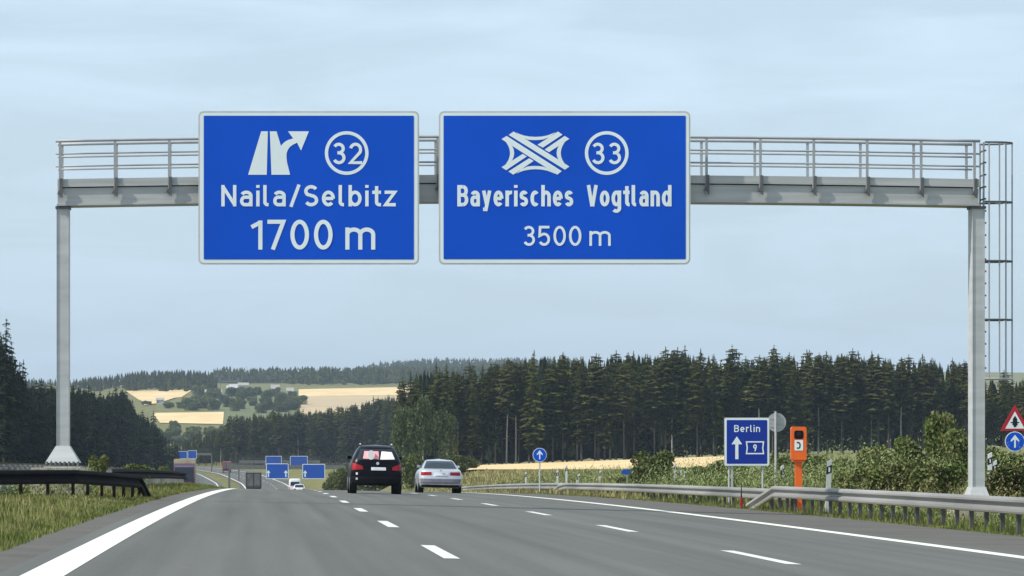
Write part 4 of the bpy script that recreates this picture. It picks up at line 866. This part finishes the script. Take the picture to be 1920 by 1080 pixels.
make_car('white van beyond the crest, half hidden between the far blue signs', 553, 0, 12.4, vanlv, 5.3, M_whitep, 'van', glass=((-.7, 1.5), (.7, 1.5), (.64, 2.1), (-.64, 2.1)), tails=(((-.95, .9), (-.82, .9), (-.82, 1.3), (-.95, 1.3)), ((.82, .9), (.95, .9), (.95, 1.3), (.82, 1.3))), wheel=(.36, .24, 1.0, 4.2), cat='van')

M_tarp = mat('dark_tarpaulin', (.035, .037, .045), .7, col2=(.09, .09, .08), scale=.7); M_beige = mat('beige_tarpaulin', (.42, .34, .24), .8, scale=1, var=.2); M_plum = mat('plum_cab', (.05, .02, .06), .4, coat=.3); M_pinkcab = mat('faded_pink_panel', (.45, .25, .26), .6)
M_redlorry = mat('red_lorry_body', (.35, .03, .03), .5)
def lorry(label, px, s, body, cabm, h=3.6, w=2.5, L=10, oncoming=False, top=None):
    y = F / s; x = (px - XV) / s; z = float(road_z(x - float(tab(T_shift, y)), y)) + (.05 if x < -5 and y < 800 else 0)
    t = thing('lorry', label, 'lorry', (x, y, z), R(180) if oncoming else 0, 'lorries far ahead')
    if oncoming: t.location[1] += 0
    y0 = 0 if not oncoming else -L - 2.4
    MB().prism(rrect(-w / 2, w / 2, 1.05, h, .06, 2), y0, y0 + L).build('cargo_box', body, t)
    MB().box(-w / 2 + .2, w / 2 - .2, y0 + .1, y0 + L + 2.2, .7, 1.049).build('chassis', M_plastic, t)
    yc = y0 + L + .35; c = MB(); c.add([(-w / 2 + .05, yc, .5), (w / 2 - .05, yc, .5), (w / 2 - .05, yc + 2.1, .5), (-w / 2 + .05, yc + 2.1, .5), (-w / 2 + .05, yc, h - .5), (w / 2 - .05, yc, h - .5), (w / 2 - .15, yc + 1.8, h - .9), (-w / 2 + .15, yc + 1.8, h - .9), (-w / 2 + .05, yc + 2.12, 1.7), (w / 2 - .05, yc + 2.12, 1.7)],
          [(3, 2, 1, 0), (0, 1, 5, 4), (4, 5, 6, 7), (7, 6, 9, 8), (8, 9, 2, 3), (0, 4, 7, 8, 3), (1, 2, 9, 6, 5)]); cb = c.build('cab', cabm, t)
    MB().add([(-w / 2 + .2, yc + 2.12, 1.75), (w / 2 - .2, yc + 2.12, 1.75), (w / 2 - .25, yc + 1.86, h - 1.05), (-w / 2 + .25, yc + 1.86, h - 1.05)], [(0, 1, 2, 3)]).build('windscreen', M_glass, cb, loc=(0, .02, 0))
    for sx_ in (-1, 1):
        for yy in (y0 + 1.2, y0 + 2.5, yc + .9): MB().tube([(sx_ * (w / 2 - .32), yy, .5), (sx_ * (w / 2 - .02), yy, .5)], .5, 18).build('wheel', M_tyre, t)
        MB().box(sx_ * (w / 2 - .35) - .15, sx_ * (w / 2 - .35) + .15, y0 - .03, y0 - .002, .8, .95).build('tail_lamp', M_tail, t)
    MB().box(-w / 2 + .1, w / 2 - .1, y0 - .05, y0 + .05, .45, .6).build('underrun_bar', M_alu, t)
    for sx_ in (-.01, .01): pass
    MB().box(-.012, .012, y0 - .02, y0 - .002, 1.1, h - .1).build('door_seam', M_plastic, t)
    if not oncoming:
        MB().box(-w / 2 + .25, -.08, y0 - .018, y0 - .004, 1.35, h - .35).box(.08, w / 2 - .25, y0 - .018, y0 - .004, 1.35, h - .35).build('door_panel', M_doorpanel, t)
        MB().box(-w / 2, w / 2, y0 - .03, y0 - .004, h - .12, h - .02).build('roof_edge', M_alu, t)
    return t
M_doorpanel = mat('lorry_door_panel', (.13, .13, .13), .6, var=.3, scale=1.5)
lorry('dark tarpaulin lorry in the left lane just beyond the crest', 475.5, 12.6, M_tarp, M_plum, 3.5, 2.35)
lorry('small red lorry far ahead where the road climbs away', 425, 6.2, M_redlorry, M_redlorry, 3.4, 2.6)
t = lorry('oncoming lorry with plum cab and beige load behind the median grass', 345, 16, M_beige, M_plum, 4.1, 2.5, 9, oncoming=True)
MB().box(.2, 1.2, 0, .05, .6, 1.9).build('cab_panel', M_pinkcab, t, loc=(0, .09, 0))
lorry('tiny pale lorry on the far motorway above the hamlet', 425, 2.45, M_whitep, M_whitep, 4, 2.5).location[2] = 0
o = [x_ for x_ in C.objects if x_.get('label', '').startswith('tiny pale')][0]; yy_ = row2y(453, 731); o.location = ((453 - XV) * yy_ / F, yy_, gz((453 - XV) * yy_ / F, yy_) + .3); o.rotation_euler = (0, 0, R(70))

# ------------------------------------------------------------------ far gantries and their signs
M_fargantry = mat('weathered_gantry_steel', (.16, .165, .16), .7, .1)
def far_gantry(label, y, xa, xb, ztop, depth=.8):
    t = thing('sign_gantry', label, 'gantry', ((xa + xb) / 2, y, gz((xa + xb) / 2, y)), 0, 'sign gantries farther up the road'); o_ = t.location
    MB().box(xa, xb, y + .1, y + .9, ztop - depth, ztop).build('beam', M_fargantry, t, loc=-o_)
    for x in (xa, xb): MB().box(x - .2, x + .2, y + .2, y + .8, gz(x, y) - .5, ztop - depth - .002).build('pillar', M_fargantry, t, loc=-o_)
    for dz in (.4, .8, 1.15): MB().box(xa, xb, y + .08, y + .13, ztop + dz - .04, ztop + dz).build('handrail', M_fargantry, t, loc=-o_)
def far_sign(label, y, px0, px1, r0, r1, arrows=()):
    x0, _, z1 = P(px0, r0, y); x1, _, z0 = P(px1, r1, y); t = thing('direction_sign', label, 'sign', ((x0 + x1) / 2, y, z0), 0, 'direction signs on the far gantries'); o_ = t.location
    MB().prism(rrect(x0, x1, z0, z1, .15), y - .06, y).build('board', M_white, t, loc=-o_); MB().flat(rrect(x0 + .12, x1 - .12, z0 + .12, z1 - .12, .08), y - .066).build('panel', M_blue3, t, loc=-o_)
    for (ax) in arrows:
        x = x0 + (x1 - x0) * ax; h_ = (z1 - z0) * .45; zz = z0 + .35; MB().flat([(x - .12, zz), (x + .12, zz), (x + .12, zz + h_ * .6), (x + .4, zz + h_ * .6), (x, zz + h_), (x - .4, zz + h_ * .6), (x - .12, zz + h_ * .6)], y - .072).build('arrow', M_white, t, loc=-o_)
Y2 = 720; far_gantry('second sign gantry, its right post standing left of the black car', Y2, P(430, 0, Y2)[0], P(648, 0, Y2)[0], P(0, 872, Y2)[2])
far_sign('wide dark blue sign with two arrows, lower left beyond the crest', Y2 - .3, 499, 541, 869, 898, (.1, .88))
far_sign('wide dark blue sign with slanting arrow, lower right beyond the crest', Y2 - .3, 567, 609.5, 870, 898, (.12,))
Y3 = 1028; far_gantry('third sign gantry behind the second, mostly hidden', Y3, P(448, 0, Y3)[0], P(600, 0, Y3)[0], P(0, 863, Y3)[2])
far_sign('lighter blue sign peeking above the lower left dark blue sign', Y3 - .3, 498, 528, 855, 876)
far_sign('lighter blue sign peeking above and left of the lower right dark blue sign', Y3 - .3, 544, 577, 855, 880)
Y4 = 1180; far_gantry('far sign gantry at the bend behind the left median', Y4, P(328, 0, Y4)[0], P(397, 0, Y4)[0], P(0, 849, Y4)[2])
far_sign('left blue sign of the far gantry at the bend', Y4 - .3, 331, 351, 846, 860); far_sign('right blue sign of the far gantry at the bend', Y4 - .3, 352, 369, 844.5, 860)
Y5 = row2y(430, 729); far_gantry('tiny faint gantry on the ridge above the hamlet', Y5, P(413, 0, Y5)[0], P(449, 0, Y5)[0], P(0, 714, Y5)[2] , .8)

# ------------------------------------------------------------------ haze: one closed box of even air around everything
hz = MB().box(-8000, 8000, -120, 12100, -70, 260).build('haze', mat('unused', (1, 1, 1)))
hm = bpy.data.materials.new('haze_air'); hm.use_nodes = True; n = hm.node_tree.nodes; n.clear(); ho = n.new('ShaderNodeOutputMaterial'); pv = n.new('ShaderNodeVolumePrincipled')
pv.inputs['Color'].default_value = (.66, .82, 1, 1); pv.inputs['Density'].default_value = 6.4e-5; pv.inputs['Anisotropy'].default_value = .0
hm.node_tree.links.new(pv.outputs[0], ho.inputs['Volume']); hz.data.materials.clear(); hz.data.materials.append(hm); tag(hz, 'thin pale blue summer haze over the whole landscape', 'haze', kind='stuff')
